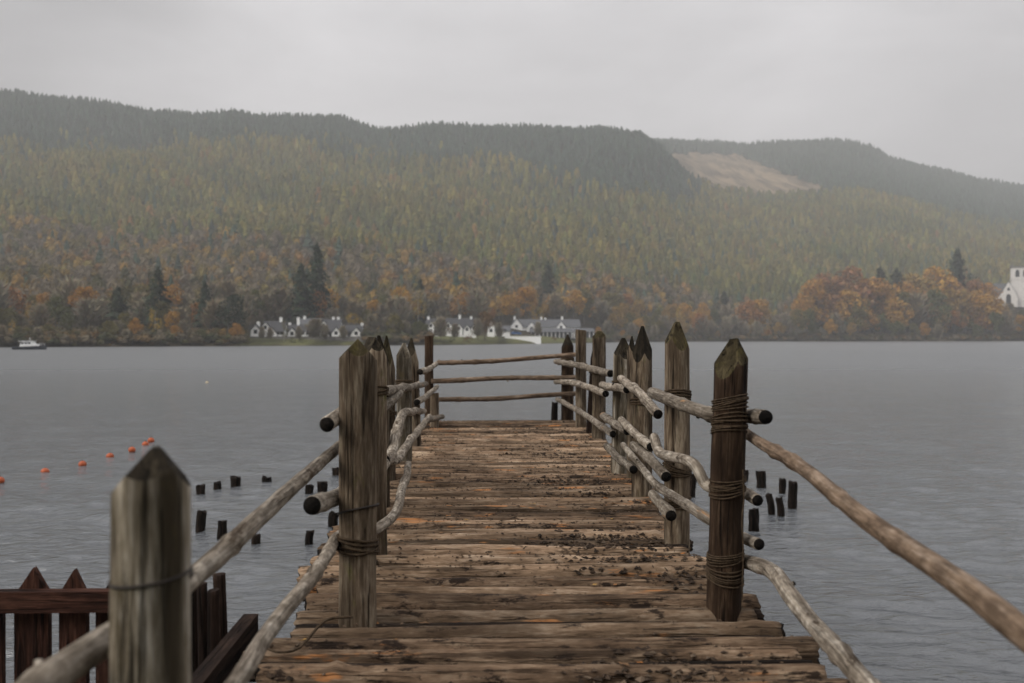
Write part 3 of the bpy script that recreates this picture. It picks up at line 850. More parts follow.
rsF = np.random.default_rng(21)
def grid_pts(y0, y1, pxa, pxb, sp):
    xs0 = float(U(pxa)) * y1; xs1 = float(U(pxb)) * y1
    gx, gy = np.meshgrid(np.arange(xs0, xs1, sp), np.arange(y0, y1, sp))
    gx = gx.ravel() + rsF.uniform(-.45, .45, gx.size) * sp; gy = gy.ravel() + rsF.uniform(-.45, .45, gy.size) * sp
    px = COLUMN(gx / gy)
    k = (px > pxa) & (px < pxb)
    return gx[k], gy[k], px[k]
gx, gy, px = grid_pts(300, 2130, -130, 1160, 7.3)
k = (gy > shore_y(px) + 85) & ~((px > 978) & (gy < 735)) & ~((gy > 1440) & (px < 610))
gx, gy, px = gx[k], gy[k], px[k]
ex, ey, ep = [], [], []
for y0_, y1_, pa, pb in ((1320, 1455, -130, 700), (1960, 2110, 600, 1160)):
    a_, b_, c_ = grid_pts(y0_, y1_, pa, pb, 7.0); ex.append(a_); ey.append(b_); ep.append(c_)
gx = np.concatenate([gx] + ex); gy = np.concatenate([gy] + ey); px = np.concatenate([px] + ep)
gz = terrain(gx, gy)
py = 337 - (gz - CAMZ) / gy * F
nz = np.sin(gx/47 + np.sin(gy/80)) * np.sin(gy/61 + 1.3) + .6*np.sin(gx/19 + gy/23) + rsF.normal(0, .35, len(gx))
dark_lim = I(px, [-100, 0, 150, 300, 450, 560, 640, 700], [154, 156, 152, 150, 165, 186, 200, 200])
far_h = gy > YR + 25
dark = np.where(far_h, True, py + nz*7 + rsF.normal(0, 5, len(gx)) < np.where(px < 700, dark_lim, np.where(px < 880, 0, I(px, [880, 1024], [196, 222]))))
clear = in_clear(px, py - 3) & (gy > YR)
mix_lim = I(px, [-100, 0, 200, 350, 500, 620, 700, 900, 1100], [225, 232, 245, 255, 268, 285, 300, 310, 315])
mixed = (py + nz*9 > mix_lim) & ~dark
larch = ~dark & ~mixed
u = rsF.uniform(size=len(gx))
def jit(base, n, s=.2):
    return np.array(base)[None] * rsF.uniform(1-s, 1+s, (n, 1)) * rsF.uniform(.92, 1.08, (n, 3))

def cone_tris(K, rs, size=.24):
    t = rs.uniform(.05, .98, K) ** .9; a = rs.uniform(0, 2*PI, K)
    q = (1 - t) ** .72 * rs.uniform(.35, 1.0, K) * (1 + .22*np.sin(3*a + 7*t + rs.uniform(0, 6)))
    c = np.stack([q*np.cos(a), q*np.sin(a), t], 1)
    e = rs.normal(size=(K, 3, 3)); e /= np.linalg.norm(e, axis=2)[:, :, None]
    return c[:, None] + e * (size * rs.uniform(.5, 1.0, (K, 1, 1))) * np.array([1, 1, .30])
def solid_cone(rs, tiers=6, seg=9, tier_cut=.62, power=.85, loose=40):
    V = []; rows = []
    lean_ = rs.normal(0, .05, 2)
    for q in range(tiers):
        for part_ in (0, 1):
            t = (q + part_ * .82) / tiers
            rad = (1 - q / tiers) ** power * (1.0 if part_ == 0 else tier_cut) * rs.uniform(.82, 1.12)
            a = np.arange(seg) * 2*PI/seg + q*.4
            rr = rad * rs.uniform(.68, 1.2, seg)
            z = .06 + .93*t + rs.uniform(-.025, .025, seg) - (.03 * rs.uniform(0, 1, seg) if part_ == 0 else 0)
            rows.append(np.stack([rr*np.cos(a) + lean_[0]*t, rr*np.sin(a) + lean_[1]*t, z], 1))
    T = []
    for r0_, r1_ in zip(rows[:-1], rows[1:]):
        for j in range(seg):
            k = (j+1) % seg
            T += [(r0_[j], r0_[k], r1_[k]), (r0_[j], r1_[k], r1_[j])]
    top = np.array([lean_[0], lean_[1], 1.0])
    for j in range(seg): T.append((rows[-1][j], rows[-1][(j+1) % seg], top))
    return np.concatenate([np.array(T), cone_tris(loose, rs, .26) * np.array([1.12, 1.12, 1])])
def solid_dome(rs, rings=4, seg=7, loose=110):
    rows = []; ph = rs.uniform(0, 6.3, 6)
    for q in range(rings):
        t = (q + .3) / rings; el = -.9 + t * (PI/2 + .9)
        a = np.arange(seg) * 2*PI/seg + q*.3
        lump = 1 + .22*np.sin(3*a + ph[0] + 4*t) + .18*np.sin(2*a + ph[1] - 5*t) + rs.uniform(-.12, .12, seg)
        rows.append(np.stack([math.cos(el)*lump*np.cos(a)*.9, math.cos(el)*lump*np.sin(a)*.9, .58 + .40*math.sin(el)*(.8 + .2*lump)], 1))
    T = []
    for r0_, r1_ in zip(rows[:-1], rows[1:]):
        for j in range(seg):
            k = (j+1) % seg
            T += [(r0_[j], r0_[k], r1_[k]), (r0_[j], r1_[k], r1_[j])]
    top = np.array([0, 0, .98])
    for j in range(seg): T.append((rows[-1][j], rows[-1][(j+1) % seg], top))
    A = np.array(T); A = (A - np.array([0, 0, .55])) * .62 + np.array([0, 0, .52])
    return np.concatenate([A, broad_tris(loose, rs, size=.22) * np.array([1.05, 1.05, 1.0])])
lar_p = [solid_cone(np.random.default_rng(930+i), 5, 8, .70, .70, 70) for i in range(14)]
con_p = [solid_cone(np.random.default_rng(900+i), 6, 8, .60, .85, 24) for i in range(14)]
bro_p = [solid_dome(np.random.default_rng(960+i)) for i in range(14)]

ki = np.where((dark & ~clear & (u > .03)) | (larch & (u < .06)) | (mixed & (u < .05)))[0]
n = len(ki); hs = rsF.uniform(8, 16, n) * (1 + .12*nz[ki]).clip(.7, 1.3)
pos = np.stack([gx[ki], gy[ki], gz[ki] - .5], 1)
tint = jit((.046, .066, .048), n, .35)
V, Fc, C = scatter(con_p, pos, hs, hs * rsF.uniform(.24, .33, n), tint, 1)
tag(obj('spruce_forest', mesh_np('spruce_forest', V, Fc, [LEAF], None, False, None, C)), 'dark spruce plantation covering the misty upper hillside', 'forest', kind='stuff')
nA = n
ki = np.where(larch & (u >= .06))[0]
n = len(ki); hs = rsF.uniform(8.5, 14.5, n) * (1 + .10*nz[ki]).clip(.7, 1.3)
pos = np.stack([gx[ki], gy[ki], gz[ki] - .5], 1)
yel = np.clip(.5 + .35*nz[ki] + rsF.normal(0, .25, n), 0, 1)[:, None]
tint = jit((.080, .088, .031), n, .22) * (1 - yel) + jit((.150, .124, .036), n, .22) * yel
tint = tint * rsF.uniform(.72, 1.22, (n, 1)); od = rsF.uniform(size=n) < .015; tint[od] = jit((.17, .10, .032), od.sum())
V, Fc, C = scatter(lar_p, pos, hs, hs * rsF.uniform(.30, .42, n), tint, 2)
tag(obj('larch_forest', mesh_np('larch_forest', V, Fc, [LEAF], None, False, None, C)), 'olive and yellowing larch forest across the middle hillside', 'forest', kind='stuff')
ki = np.where(mixed & (u >= .05))[0]
n = len(ki); hs = rsF.uniform(8, 14, n)
pos = np.stack([gx[ki], gy[ki], gz[ki] - .5], 1)
pal_ = np.array([(.22,.135,.042), (.25,.165,.045), (.150,.122,.078), (.135,.110,.078), (.16,.128,.044), (.070,.068,.030), (.18,.10,.038)])
pi_ = rsF.choice(len(pal_), n, p=[.10, .06, .27, .23, .14, .14, .06])
tint = pal_[pi_] * rsF.uniform(.65, 1.2, (n, 1))
V, Fc, C = scatter(bro_p, pos, hs, hs * rsF.uniform(.24, .34, n), tint, 3)
tag(obj('autumn_wood', mesh_np('autumn_wood', V, Fc, [LEAF], None, False, None, C)), 'mixed orange and brown birch wood on the lower hillside', 'forest', kind='stuff')
print('forest trees', nA, larch.sum(), n)

# low scrub along the waterline
rsU = np.random.default_rng(77); n = 5200
pu = rsU.uniform(-130, 1160, n); k_ = (pu < 246) | ((pu > 364) & (pu < 430)) | (pu > 601)
pu = pu[k_]; n = len(pu); yu = shore_y(pu) + rsU.uniform(.5, 40, n) ** 1.0; xu = U(pu) * yu
pos = np.stack([xu, yu, terrain(xu, yu) - .4], 1); hs = rsU.uniform(1.2, 4.2, n)
pal_u = np.array([(.09,.074,.046), (.075,.07,.034), (.13,.085,.038), (.06,.064,.032), (.11,.09,.06)])
V, Fc, C = scatter(bro_p, pos, hs, hs * rsU.uniform(.45, .8, n), pal_u[rsU.integers(0, 5, n)] * rsU.uniform(.6, 1.2, (n, 1)), 9)
tag(obj('undergrowth', mesh_np('undergrowth', V, Fc, [LEAF], None, False, None, C)), 'brown scrub and bracken along the far waterline', 'undergrowth', kind='stuff')

# unseen trees added behind the landing to keep sky light off the deck
rsN = np.random.default_rng(55); n = 60
xn = rsN.uniform(-16, 34, n); yn = rsN.uniform(-30, -8.5, n)
hs = rsN.uniform(9, 15, n)
V, Fc, C = scatter(bro_p, np.stack([xn, yn, np.full(n, 1.2)], 1), hs, hs * rsN.uniform(.30, .42, n), np.tile(np.array([(.06,.055,.026)]), (n, 1)), 10)
tag(obj('sky_blocker_trees', mesh_np('sky_blocker_trees', V, Fc, [LEAF], None, False, None, C)), 'unseen trees added behind the landing to block sky light', 'wood', kind='stuff')

# ------------------------------------------------------------------ lakeside trees, each a thing
def crown_mat(name):
    m, nt, b = new_mat(name)
    oi = nt.nodes.new('ShaderNodeObjectInfo'); a = N(nt, 'ShaderNodeAttribute', attribute_name='tint')
    nt.links.new(mix(nt, 1.0, oi.outputs['Color'], a.outputs['Color'], 'MULTIPLY'), b.inputs['Base Color'])
    b.inputs['Roughness'].default_value = 1; b.inputs['Specular IOR Level'].default_value = .05
    return m
CROWN = crown_mat('tree foliage')
BARK = plain('tree bark', (.11,.095,.08), .95, .4, 2); BARK_PALE = plain('birch bark', (.34,.32,.29), .9, .4, 2)

def tri_mesh(name, T, seed, var=.35):
    rs = np.random.default_rng(seed)
    n = len(T); c = rs.uniform(1-var, 1+var, (n, 1)) * rs.uniform(.9, 1.1, (n, 3))
    return mesh_np(name, T.reshape(-1, 3), np.arange(n*3).reshape(-1, 3), [CROWN], None, False, None, np.repeat(c, 3, 0))
def fine_broad(K, seed, size, wide=1.0, low=.18, airy=.6):
    rs = np.random.default_rng(seed); nl = 22
    z = rs.uniform(low + .12, .93, nl)
    prof = np.sin(np.clip((z - low) / (1 - low), 0, 1) ** .8 * PI) ** .6
    a = rs.uniform(0, 2*PI, nl); q = prof * rs.uniform(.2, .72, nl)
    lc = np.stack([q*np.cos(a), q*np.sin(a), z], 1); lr = rs.uniform(.16, .34, nl)
    k = rs.integers(0, nl, K); d = rs.normal(size=(K, 3)); d /= np.linalg.norm(d, axis=1)[:, None]
    rr = lr[k][:, None] * rs.uniform(airy, 1.05, (K, 1))
    c = lc[k] + d * rr * np.array([1, 1, .42])
    e = rs.normal(size=(K, 3, 3)); e /= np.linalg.norm(e, axis=2)[:, :, None]
    return c[:, None] + e * (size * rs.uniform(.5, 1.1, (K, 1, 1))) * np.array([1, 1, .42])
def twig_tris(K, seed, low=.2):
    """leafless crown: thin rising slivers"""
    rs = np.random.default_rng(seed)
    z = rs.uniform(low, .9, K); a = rs.uniform(0, 2*PI, K)
    q = np.sin(np.clip((z - low + .1) / (1.05 - low), 0, 1) ** .8 * PI) ** .7 * rs.uniform(.05, .95, K)
    q = q * (.72 + .38*np.sin(3*a + seed) * np.sin(9*z + 2*a + seed))
    c = np.stack([q*np.cos(a), q*np.sin(a), z], 1)
    d = np.stack([np.cos(a)*.25, np.sin(a)*.25, np.full(K, .10)], 1) + rs.normal(0, .10, (K, 3)) * np.array([1, 1, .4])
    s = rs.normal(0, .035, (K, 3)) * np.array([1, 1, .4])
    return np.stack([c - s, c + s, c + d], 1)
def fine_conifer(K, seed):
    rs = np.random.default_rng(seed)
    T = conifer_tris(K, rs, droop=.35)
    a = np.arctan2(T[:, 0, 1], T[:, 0, 0]); z = T[:, 0, 2]
    lump = 1 + .28*np.sin(3*a + 9*z + seed) * np.cos(21*z + 2*a) + .22*np.sin(37*z + seed*2)
    keep = rs.uniform(size=K) < .55 + .45*np.sin(26*z + 2*a + seed)
    T[..., :2] *= lump[:, None, None]
    T = T[keep | (z > .93)]
    c = T.mean(1, keepdims=True)
    return c + (T - c) * np.array([.7, .7, .8])
def fine_cone(K, seed):
    rs = np.random.default_rng(seed)
    t = rs.uniform(.03, 1, K); a = rs.uniform(0, 2*PI, K)
    q = ((1 - t) ** .75 * rs.uniform(.4, 1.0, K) + .03) * (1 + .3*np.sin(3*a + 11*t + seed) + .2*np.sin(31*t + seed))
    c = np.stack([q*np.cos(a), q*np.sin(a), t], 1)
    e = rs.normal(size=(K, 3, 3)); e /= np.linalg.norm(e, axis=2)[:, :, None]
    return c[:, None] + e * (.13 * rs.uniform(.4, 1.0, (K, 1, 1))) * np.array([1, 1, .3])
def trunk_mesh(name, mat, seed, h=1.0, limbs=6, r=.018, fork=.35):
    rs = np.random.default_rng(seed); V, F_ = [], []
    def limb(p, q, r0, r1):
        v, f, m, g = tube_data([p, [(p[i]+q[i])/2 + rs.uniform(-.02, .02) for i in range(3)], q], r0, r1, nseg=6, step=.09, seed=int(rs.integers(1e6)), bump=.05)
        b = len(V); V.extend(v.tolist()); F_.extend([tuple(b+i for i in x) for x in f])
    limb((0, 0, -.06), (rs.uniform(-.03, .03), rs.uniform(-.03, .03), .9*h), r, r*.25)
    for _ in range(limbs):
        z = rs.uniform(fork, .75); a = rs.uniform(0, 2*PI); l = rs.uniform(.14, .30)
        limb((0, 0, z), (l*math.cos(a), l*math.sin(a), z + rs.uniform(.10, .24)), r*.5, r*.15)
    return mesh_np(name, V, F_, [mat], None, True)

# unit trees: height 1 m, crown radius 1 (scaled per tree by radius in x,y and height in z)
PROTO = {
 'broadleaf': [tri_mesh('crown', fine_broad(2800, 500+i, .08), 500+i) for i in range(5)],
 'birch':     [tri_mesh('crown', fine_broad(800, 520+i, .075, low=.12, airy=.3), 520+i) for i in range(3)],
 'bare':      [tri_mesh('crown', twig_tris(1000, 540+i), 540+i, .35) for i in range(5)],
 'conifer':   [tri_mesh('crown', np.concatenate([fine_conifer(700, 560+i), fine_cone(900, 565+i)]), 560+i, .5) for i in range(4)],
 'bush':      [tri_mesh('crown', fine_broad(700, 580+i, .12, low=-.1), 580+i) for i in range(2)],
}
TRUNK = {
 'broadleaf': [trunk_mesh('trunk', BARK, 600+i) for i in range(3)],
 'birch':     [trunk_mesh('trunk', BARK_PALE, 620+i, r=.011, limbs=4) for i in range(2)],
 'bare':      [trunk_mesh('trunk', BARK, 640+i, r=.015, limbs=9, fork=.25) for i in range(3)],
 'conifer':   [trunk_mesh('trunk', BARK, 660+i, r=.012, limbs=0) for i in range(2)],
 'bush':      [trunk_mesh('trunk', BARK, 680, r=.02, limbs=3, h=.5, fork=.1)],
}
RATIO = {'broadleaf': .46, 'birch': .30, 'bare': .42, 'conifer': .27, 'bush': .8}
NAME = {'broadleaf': 'broadleaf_tree', 'birch': 'birch_tree', 'bare': 'bare_tree', 'conifer': 'conifer_tree', 'bush': 'bush'}
ntree = [0]
def tree(kind, px, Y, top_py, color, label, group=None, ratio=1.0, base=None):
    x = float(U(px)) * Y
    z = float(terrain(np.array(x), np.array(Y))) if base is None else base
    ztop = CAMZ + (337 - top_py) / F * Y
    h = max(2.0, ztop - z)
    i = ntree[0]; ntree[0] += 1
    rad = h * RATIO[kind] * ratio
    t = thing(NAME[kind], label, 'bush' if kind == 'bush' else 'tree', (x, Y, z - .1), random.uniform(0, 6.28), group)
    c = obj('crown', PROTO[kind][i % len(PROTO[kind])], t)
    c.scale = (rad, rad, h); c.color = (*color, 1)
    k = obj('trunk', TRUNK[kind][i % len(TRUNK[kind])], t)
    k.scale = (h, h, h)
    return t

ORANGE = [(.32,.165,.038), (.35,.195,.042), (.27,.128,.044), (.25,.16,.048)]
YELLOW = [(.34,.23,.045), (.30,.19,.04), (.23,.165,.04)]
BARE_C = [(.19,.165,.12), (.21,.18,.125), (.17,.145,.10), (.19,.155,.10)]
OLIVE = [(.085,.09,.034), (.105,.095,.036), (.13,.11,.038)]
DARKG = [(.034,.048,.030), (.040,.050,.030)]
GRP = 'trees along the far shore'
LAB = {
 'bareL': 'leafless grey-brown tree in the wood on the far left shore',
 'orangeL': 'orange-leaved tree in the wood on the far left shore',
 'yellowL': 'yellow birch in the wood on the far left shore',
 'oliveL': 'olive green tree in the wood on the far left shore',
 'bareM': 'leafless brown tree in the wood behind the white houses',
 'orangeM': 'orange-leaved tree in the wood behind the white houses',
 'yellowM': 'slender yellow birch in the wood behind the white houses',
 'oliveM': 'olive green tree in the wood behind the white houses',
 'bareR': 'leafless brown tree in the wood on the far right shore',
 'orangeR': 'russet-leaved tree in the wood on the far right shore',
 'yellowR': 'yellow-leaved birch in the wood on the far right shore',
 'oliveR': 'olive green tree in the wood on the far right shore',
}
def wood_row(px0, px1, n, off0, off1, top0, top1, w, zone, seed):
    rs = random.Random(seed)
    for k in range(n):
        px = px0 + (px1 - px0) * (k + rs.uniform(.1, .9)) / n
        Y = float(shore_y(px)) + rs.uniform(off0, off1)
        kind = rs.choices(['bare', 'orange', 'yellow', 'olive'], w)[0]
        col = rs.choice({'bare': BARE_C, 'orange': ORANGE, 'yellow': YELLOW, 'olive': OLIVE}[kind])
        kd = {'bare': 'bare', 'orange': 'broadleaf', 'yellow': 'birch', 'olive': 'broadleaf'}[kind]
        tree(kd, px, Y, rs.uniform(top0, top1), col, LAB[kind + zone], GRP, rs.uniform(.8, 1.15))
# left shore, px 0-240
wood_row(-90, 238, 34, 4, 14, 318, 334, (5, 3, 1, 3), 'L', 1)
wood_row(-90, 240, 32, 22, 50, 296, 318, (7, 2, 2, 2), 'L', 2)
wood_row(-90, 245, 26, 55, 85, 278, 300, (7, 2, 3, 1), 'L', 3)
# behind the houses
wood_row(242, 420, 26, 58, 85, 285, 310, (6, 3, 2, 1), 'M', 4)
wood_row(380, 640, 30, 75, 105, 284, 312, (5, 5, 3, 1), 'M', 5)
wood_row(366, 428, 8, 5, 22, 313, 328, (5, 2, 1, 2), 'M', 6)
wood_row(596, 790, 26, 4, 20, 312, 330, (4, 4, 1, 3), 'R', 7)
wood_row(600, 800, 22, 25, 60, 298, 316, (3, 6, 2, 2), 'R', 8)
# big russet wood on the right point
wood_row(780, 1100, 30, 4, 18, 306, 324, (4, 3, 1, 7), 'R', 9)
wood_row(800, 1000, 20, 20, 45, 286, 304, (2, 6, 2, 2), 'R', 10)
tree('bare', 1010, 690 - 24, 302, BARE_C[0], LAB['bareR'], GRP); tree('broadleaf', 1022, 664, 308, OLIVE[0], LAB['oliveR'], GRP)
big = [(812, 30, 280, 0, .9), (830, 36, 271, 2, 1.0), (848, 40, 268, 2, 1.1), (868, 36, 276, 0, 1.1), (888, 42, 279, 1, 1.0), (905, 40, 283, 0, 1), (922, 44, 270, 3, 1), (938, 44, 267, 1, 1.1), (955, 40, 280, 2, 1.0), (972, 36, 275, 2, 1.0), (986, 28, 284, 0, 1.0), (898, 22, 296, 1, 1.0), (850, 22, 290, 1, 1.1), (985, 16, 294, 1, 1.2)]
for k, (px, of, tp, ci, rt) in enumerate(big):
    tree('broadleaf', px, float(shore_y(px)) + of, tp, ORANGE[ci] if ci != 2 else (.24,.125,.06), 'large russet broadleaf tree of the tall wood left of the church', 'tall trees left of the church', rt)
# conifers that stand out
for px, of, tp, lb_, rt in [
    (118, 30, 288, 'dark bushy conifer on the far left shore, left of two', 1.5), (158, 34, 270, 'tall dark conifer on the far left shore, right of the bushy one', 1.3),
    (205, 40, 283, 'dark conifer standing between the tall shore conifer and the cottages', 1.2), (301, 62, 266, 'dark conifer behind the cottages, left of the tallest', 1.3),
    (317, 66, 246, 'tallest dark spruce behind the white cottages', 1.0), (388, 16, 325, 'small dark evergreen on the shore between the house groups', 1.6),
    (548, 150, 262, 'dark conifer on the slope above the long white lodge', 1.3), (724, 60, 292, 'lone dark conifer in the wood left of the russet trees', 1.4),
    (880, 52, 268, 'small dark conifer poking above the russet wood', 1.3), (896, 54, 270, 'broader dark conifer poking above the russet wood', 1.6),
    (957, 52, 251, 'tall dark conifer rising above the russet wood beside the church', 1.25), (420, 90, 280, 'dark conifer in the birch wood above the middle houses', 1.3)]:
    tree('conifer', px, float(shore_y(px)) + of, tp, DARKG[0] if px % 2 else DARKG[1], lb_, None, rt)
tree('broadleaf', 228, float(shore_y(228)) + 14, 293, (.04,.05,.034), 'dark grey-green rounded tree at the left end of the cottages', None, 1.0)
tree('broadleaf', 485, float(shore_y(485)) + 12, 312, (.12,.068,.024), 'rust-coloured tree in front of the middle white houses', None, 1.1)
tree('birch', 353, float(shore_y(353)) + 46, 313, YELLOW[0], 'bright yellow tree behind the rightmost cottage', None, 2.0)
tree('bare', 316, float(shore_y(316)) + 8, 318, BARE_C[2], 'leafless brown tree standing in front of the middle of the cottage row', None, 1.2)
tree('bare', 441, float(shore_y(441)) + 8, 316, BARE_C[1], 'leafless tree in front of the left middle house', None, .9)
tree('birch', 284, float(shore_y(284)) + 10, 320, OLIVE[1], 'slim olive tree between the first two cottages', None, 1.0)
for px, of, tp, c_, lb_ in [(262, 12, 326, BARE_C[1], 'thin bare tree before the leftmost pair of cottages'), (299, 10, 326, BARE_C[0], 'thin bare tree before the third cottage'),
                            (325, 12, 324, BARE_C[2], 'thin bare tree between the bare brown tree and the right cottages'), (343, 10, 325, BARE_C[1], 'thin bare tree in the gap before the rightmost cottage'),
                            (478, 12, 318, BARE_C[0], 'thin bare tree at the right end of the dormered house'), (538, 26, 321, BARE_C[1], 'thin bare tree before the middle gable of the lodge'), (455, 10, 323, BARE_C[2], 'thin bare tree before the left part of the dormered house'), (270, 10, 327, BARE_C[2], 'thin bare tree before the second cottage'), (571, 24, 322, BARE_C[0], 'thin bare tree near the right end of the lodge'), (499, 12, 322, BARE_C[2], 'small bare tree before the low outbuilding')]:
    tree('bare', px, float(shore_y(px)) + of, tp, c_, lb_, None, .75)
for px, of, tp, c_, lb_ in [(292, 5, 337.5, OLIVE[0], 'clipped green bush on the lawn below the second cottage'), (302, 5, 337, OLIVE[0], 'green bush on the lawn below the cottages, right of the clipped one'),
                            (247, 5, 336, OLIVE[1], 'green bush on the lawn at the left end of the cottages'), (468, 6, 334, (.14,.07,.03), 'rusty bush on the lawn before the middle house'),
                            (452, 5, 336, OLIVE[0], 'green bush at the lawn edge left of the rusty one'), (554, 8, 336, (.15,.08,.03), 'small orange bush on the grass right of the white terrace wall'),
                            (373, 6, 331, DARKG[1], 'dark green bush on the shore right of the cottages'), (405, 5, 334, OLIVE[2], 'olive bush on the shore between the house groups')]:
    tree('bush', px, float(shore_y(px)) + of, tp, c_, lb_)

# ------------------------------------------------------------------ houses
WHITE = plain('white render', (.86,.855,.83), .85, .06, 1.5)
SLATE = plain('slate roof', (.046,.046,.049), .75, .3, 2.5, .35)
SLATE_L = plain('pale slate roof', (.085,.087,.093), .75, .25, 2.5, .35)
GLASS = plain('window glass', (.018,.02,.024), .12, .3, 1, .5)
BLACKT = plain('black timber', (.018,.017,.016), .8, .3, 3)
STONE = plain('grey stone', (.17,.16,.145), .95, .45, 1.2, .2, .4)
STONE_P = plain('pale church stone', (.66,.63,.59), .9, .22, 1.0, .2)

def gable_prism(mb, x0, x1, y0, y1, zw, zr, axis, mi=0, z0=0.0):
    if axis == 'x':   # ridge along x
        yc = (y0+y1)/2
        mb.prism([(y0, z0), (y1, z0), (y1, zw), (yc, zr), (y0, zw)], 'x', x0, x1, mi)
    else:
        xc = (x0+x1)/2
        mb.prism([(x0, z0), (x1, z0), (x1, zw), (xc, zr), (x0, zw)], 'y', y0, y1, mi)
def roof_slabs(mb, x0, x1, y0, y1, zw, zr, axis, t=.18, ov=.35):
    if axis == 'x':
        yc = (y0+y1)/2; k = (zr-zw)/(yc-y0)
        for s in (-1, 1):
            ye = yc + s*((yc-y0)+ov); ze = zw - k*ov
            mb.prism([(yc, zr+.02), (ye, ze+.02), (ye, ze+.02+t), (yc, zr+.02+t)][::s], 'x', x0-ov, x1+ov)
    else:
        xc = (x0+x1)/2; k = (zr-zw)/(xc-x0)
        for s in (-1, 1):
            xe = xc + s*((xc-x0)+ov); ze = zw - k*ov
            mb.prism([(xc, zr+.02), (xe, ze+.02), (xe, ze+.02+t), (xc, zr+.02+t)][::s], 'y', y0-ov, y1)
def window(parent, x, y, z, w, h, sill=True, arch=False):
    m_ = MB()
    t = .07
    m_.box(x-w/2-t, x+w/2+t, y-.06, y+.02, z-t, z); m_.box(x-w/2-t, x+w/2+t, y-.06, y+.02, z+h, z+h+t)
    m_.box(x-w/2-t, x-w/2, y-.06, y+.02, z, z+h); m_.box(x+w/2, x+w/2+t, y-.06, y+.02, z, z+h); m_.box(x-.03, x+.03, y-.055, y+.02, z, z+h)
    f = m_.build('window', BLACKT, parent)
    g_ = MB(); g_.box(x-w/2, x+w/2, y-.03, y+.01, z, z+h); g_.build('pane', GLASS, f)
def house(name, label, px0, px1, Y, base_py, eave_py, ridge_py, depth=6.5, gables=(), chimneys=(), windows=(), roof=SLATE, cat='house', group='white houses on the far shore', rz=0.0, end=False, doors=()):
    """ridge along x unless end=True (gable faces the lake). gables: (px centre, width px, apex py)"""
    k = Y / F
    x0, x1 = float(U(px0))*Y, float(U(px1))*Y; xc = (x0+x1)/2
    zb = CAMZ + (337-base_py)*k; ze = (base_py-eave_py)*k; zr = (base_py-ridge_py)*k
    t = thing(name, label, cat, (xc, Y, zb), rz, group)
    w = x1 - x0
    wall = MB(); rf = MB()
    ax = 'y' if end else 'x'
    gable_prism(wall, -w/2, w/2, 0, depth, ze, zr, ax, z0=-1.5)
    roof_slabs(rf, -w/2, w/2, 0, depth, ze, zr, ax)
    for gp, gw, ga in gables:
        gx_ = float(U(gp))*Y - xc; gh = (base_py-ga)*k; gw_ = gw*k
        gable_prism(wall, gx_-gw_/2, gx_+gw_/2, -.9, depth*.48, max(.5, gh-gw_*.62), gh, 'y', z0=-1.5)
        roof_slabs(rf, gx_-gw_/2, gx_+gw_/2, -.9, depth*.48, max(.5, gh-gw_*.62), gh, 'y', ov=.25)
        if gh > 2.4: window(t, gx_, -.9, gh-gw_*.62-.5, min(1.0, gw_*.3), 1.0)
    wall.build('wall', WHITE, t)
    rfo = rf.build('roof', roof, t)
    for cp, top in chimneys:
        cx_ = float(U(cp))*Y - xc; ct = (base_py-top)*k
        c_ = MB(); c_.box(cx_-.4, cx_+.4, depth/2-.4, depth/2+.4, zr-1.0, ct); c_.box(cx_-.5, cx_+.5, depth/2-.5, depth/2+.5, ct, ct+.15)
        for q in (-.2, .2): c_.box(cx_+q-.1, cx_+q+.1, depth/2-.1, depth/2+.1, ct+.15, ct+.5)
        c_.build('chimney', WHITE, rfo)
    for wp in windows:
        window(t, float(U(wp))*Y - xc, 0, .8, 1.0, 1.1)
    for dp in doors:
        d_ = MB(); dx = float(U(dp))*Y - xc; d_.box(dx-.45, dx+.45, -.04, .02, 0, 2.0); d_.build('door', BLACKT, t)
    return t
CG = 'row of white cottages'
S = lambda px: float(shore_y(px))
house('cottage', 'small white cottage with its gable to the lake, leftmost of the row', 250.5, 260.5, S(255)+26, 336, 331, 325, end=True, windows=(255.5,), chimneys=((256, 323),), group=CG)
house('cottage', 'white cottage with steep dark roof and two gables, second from left', 263, 284, S(272)+24, 337, 331, 321.5, gables=((266, 8, 322.5), (272.5, 9, 328)), chimneys=((279, 318.5),), windows=(278, 282), doors=(276,), group=CG)
house('cottage', 'low white cottage with one central timbered gable, third from left', 287, 304.5, S(295)+24, 337, 331.5, 325, gables=((292.5, 9, 328),), chimneys=((296.5, 318.5), (287.8, 324)), windows=(299, 302.5), doors=(296.5,), group=CG)
house('cottage', 'grey-roofed white cottage set back behind the bare tree', 300, 320, S(310)+44, 333, 326, 319, gables=(), chimneys=((303, 317),), windows=(307, 314), roof=SLATE_L, group=CG)
house('cottage', 'low white cottage half hidden by the leafless brown tree', 305, 320, S(312)+24, 337, 332, 326.5, windows=(308, 312), doors=(310,), group=CG)
house('cottage', 'white cottage with twin chimneys set back behind the row', 321, 340, S(330)+42, 333, 326, 319.5, gables=((324, 7, 321),), chimneys=((332, 318), (337, 318)), windows=(331, 336), group=CG)
house('cottage', 'low white cottage with front gable, second from the right of the row', 326, 342, S(334)+24, 337, 331.5, 325, gables=((336.5, 9, 327.5),), windows=(329, 332), doors=(330.5,), group=CG)
house('cottage', 'white cottage with front gable, rightmost of the row', 345, 361.5, S(353)+24, 337, 331.5, 325.5, gables=((356.5, 9.5, 327.5),), windows=(347, 351), doors=(349,), chimneys=((361, 324),), group=CG)
HG = 'white houses by the lodge'
house('house', 'grey-roofed white house partly behind a leafless tree, left of the dormered one', 426.5, 439, S(432)+36, 335, 328, 319, gables=((431, 6, 322),), windows=(430, 435), chimneys=((428, 317.5),), group=HG)
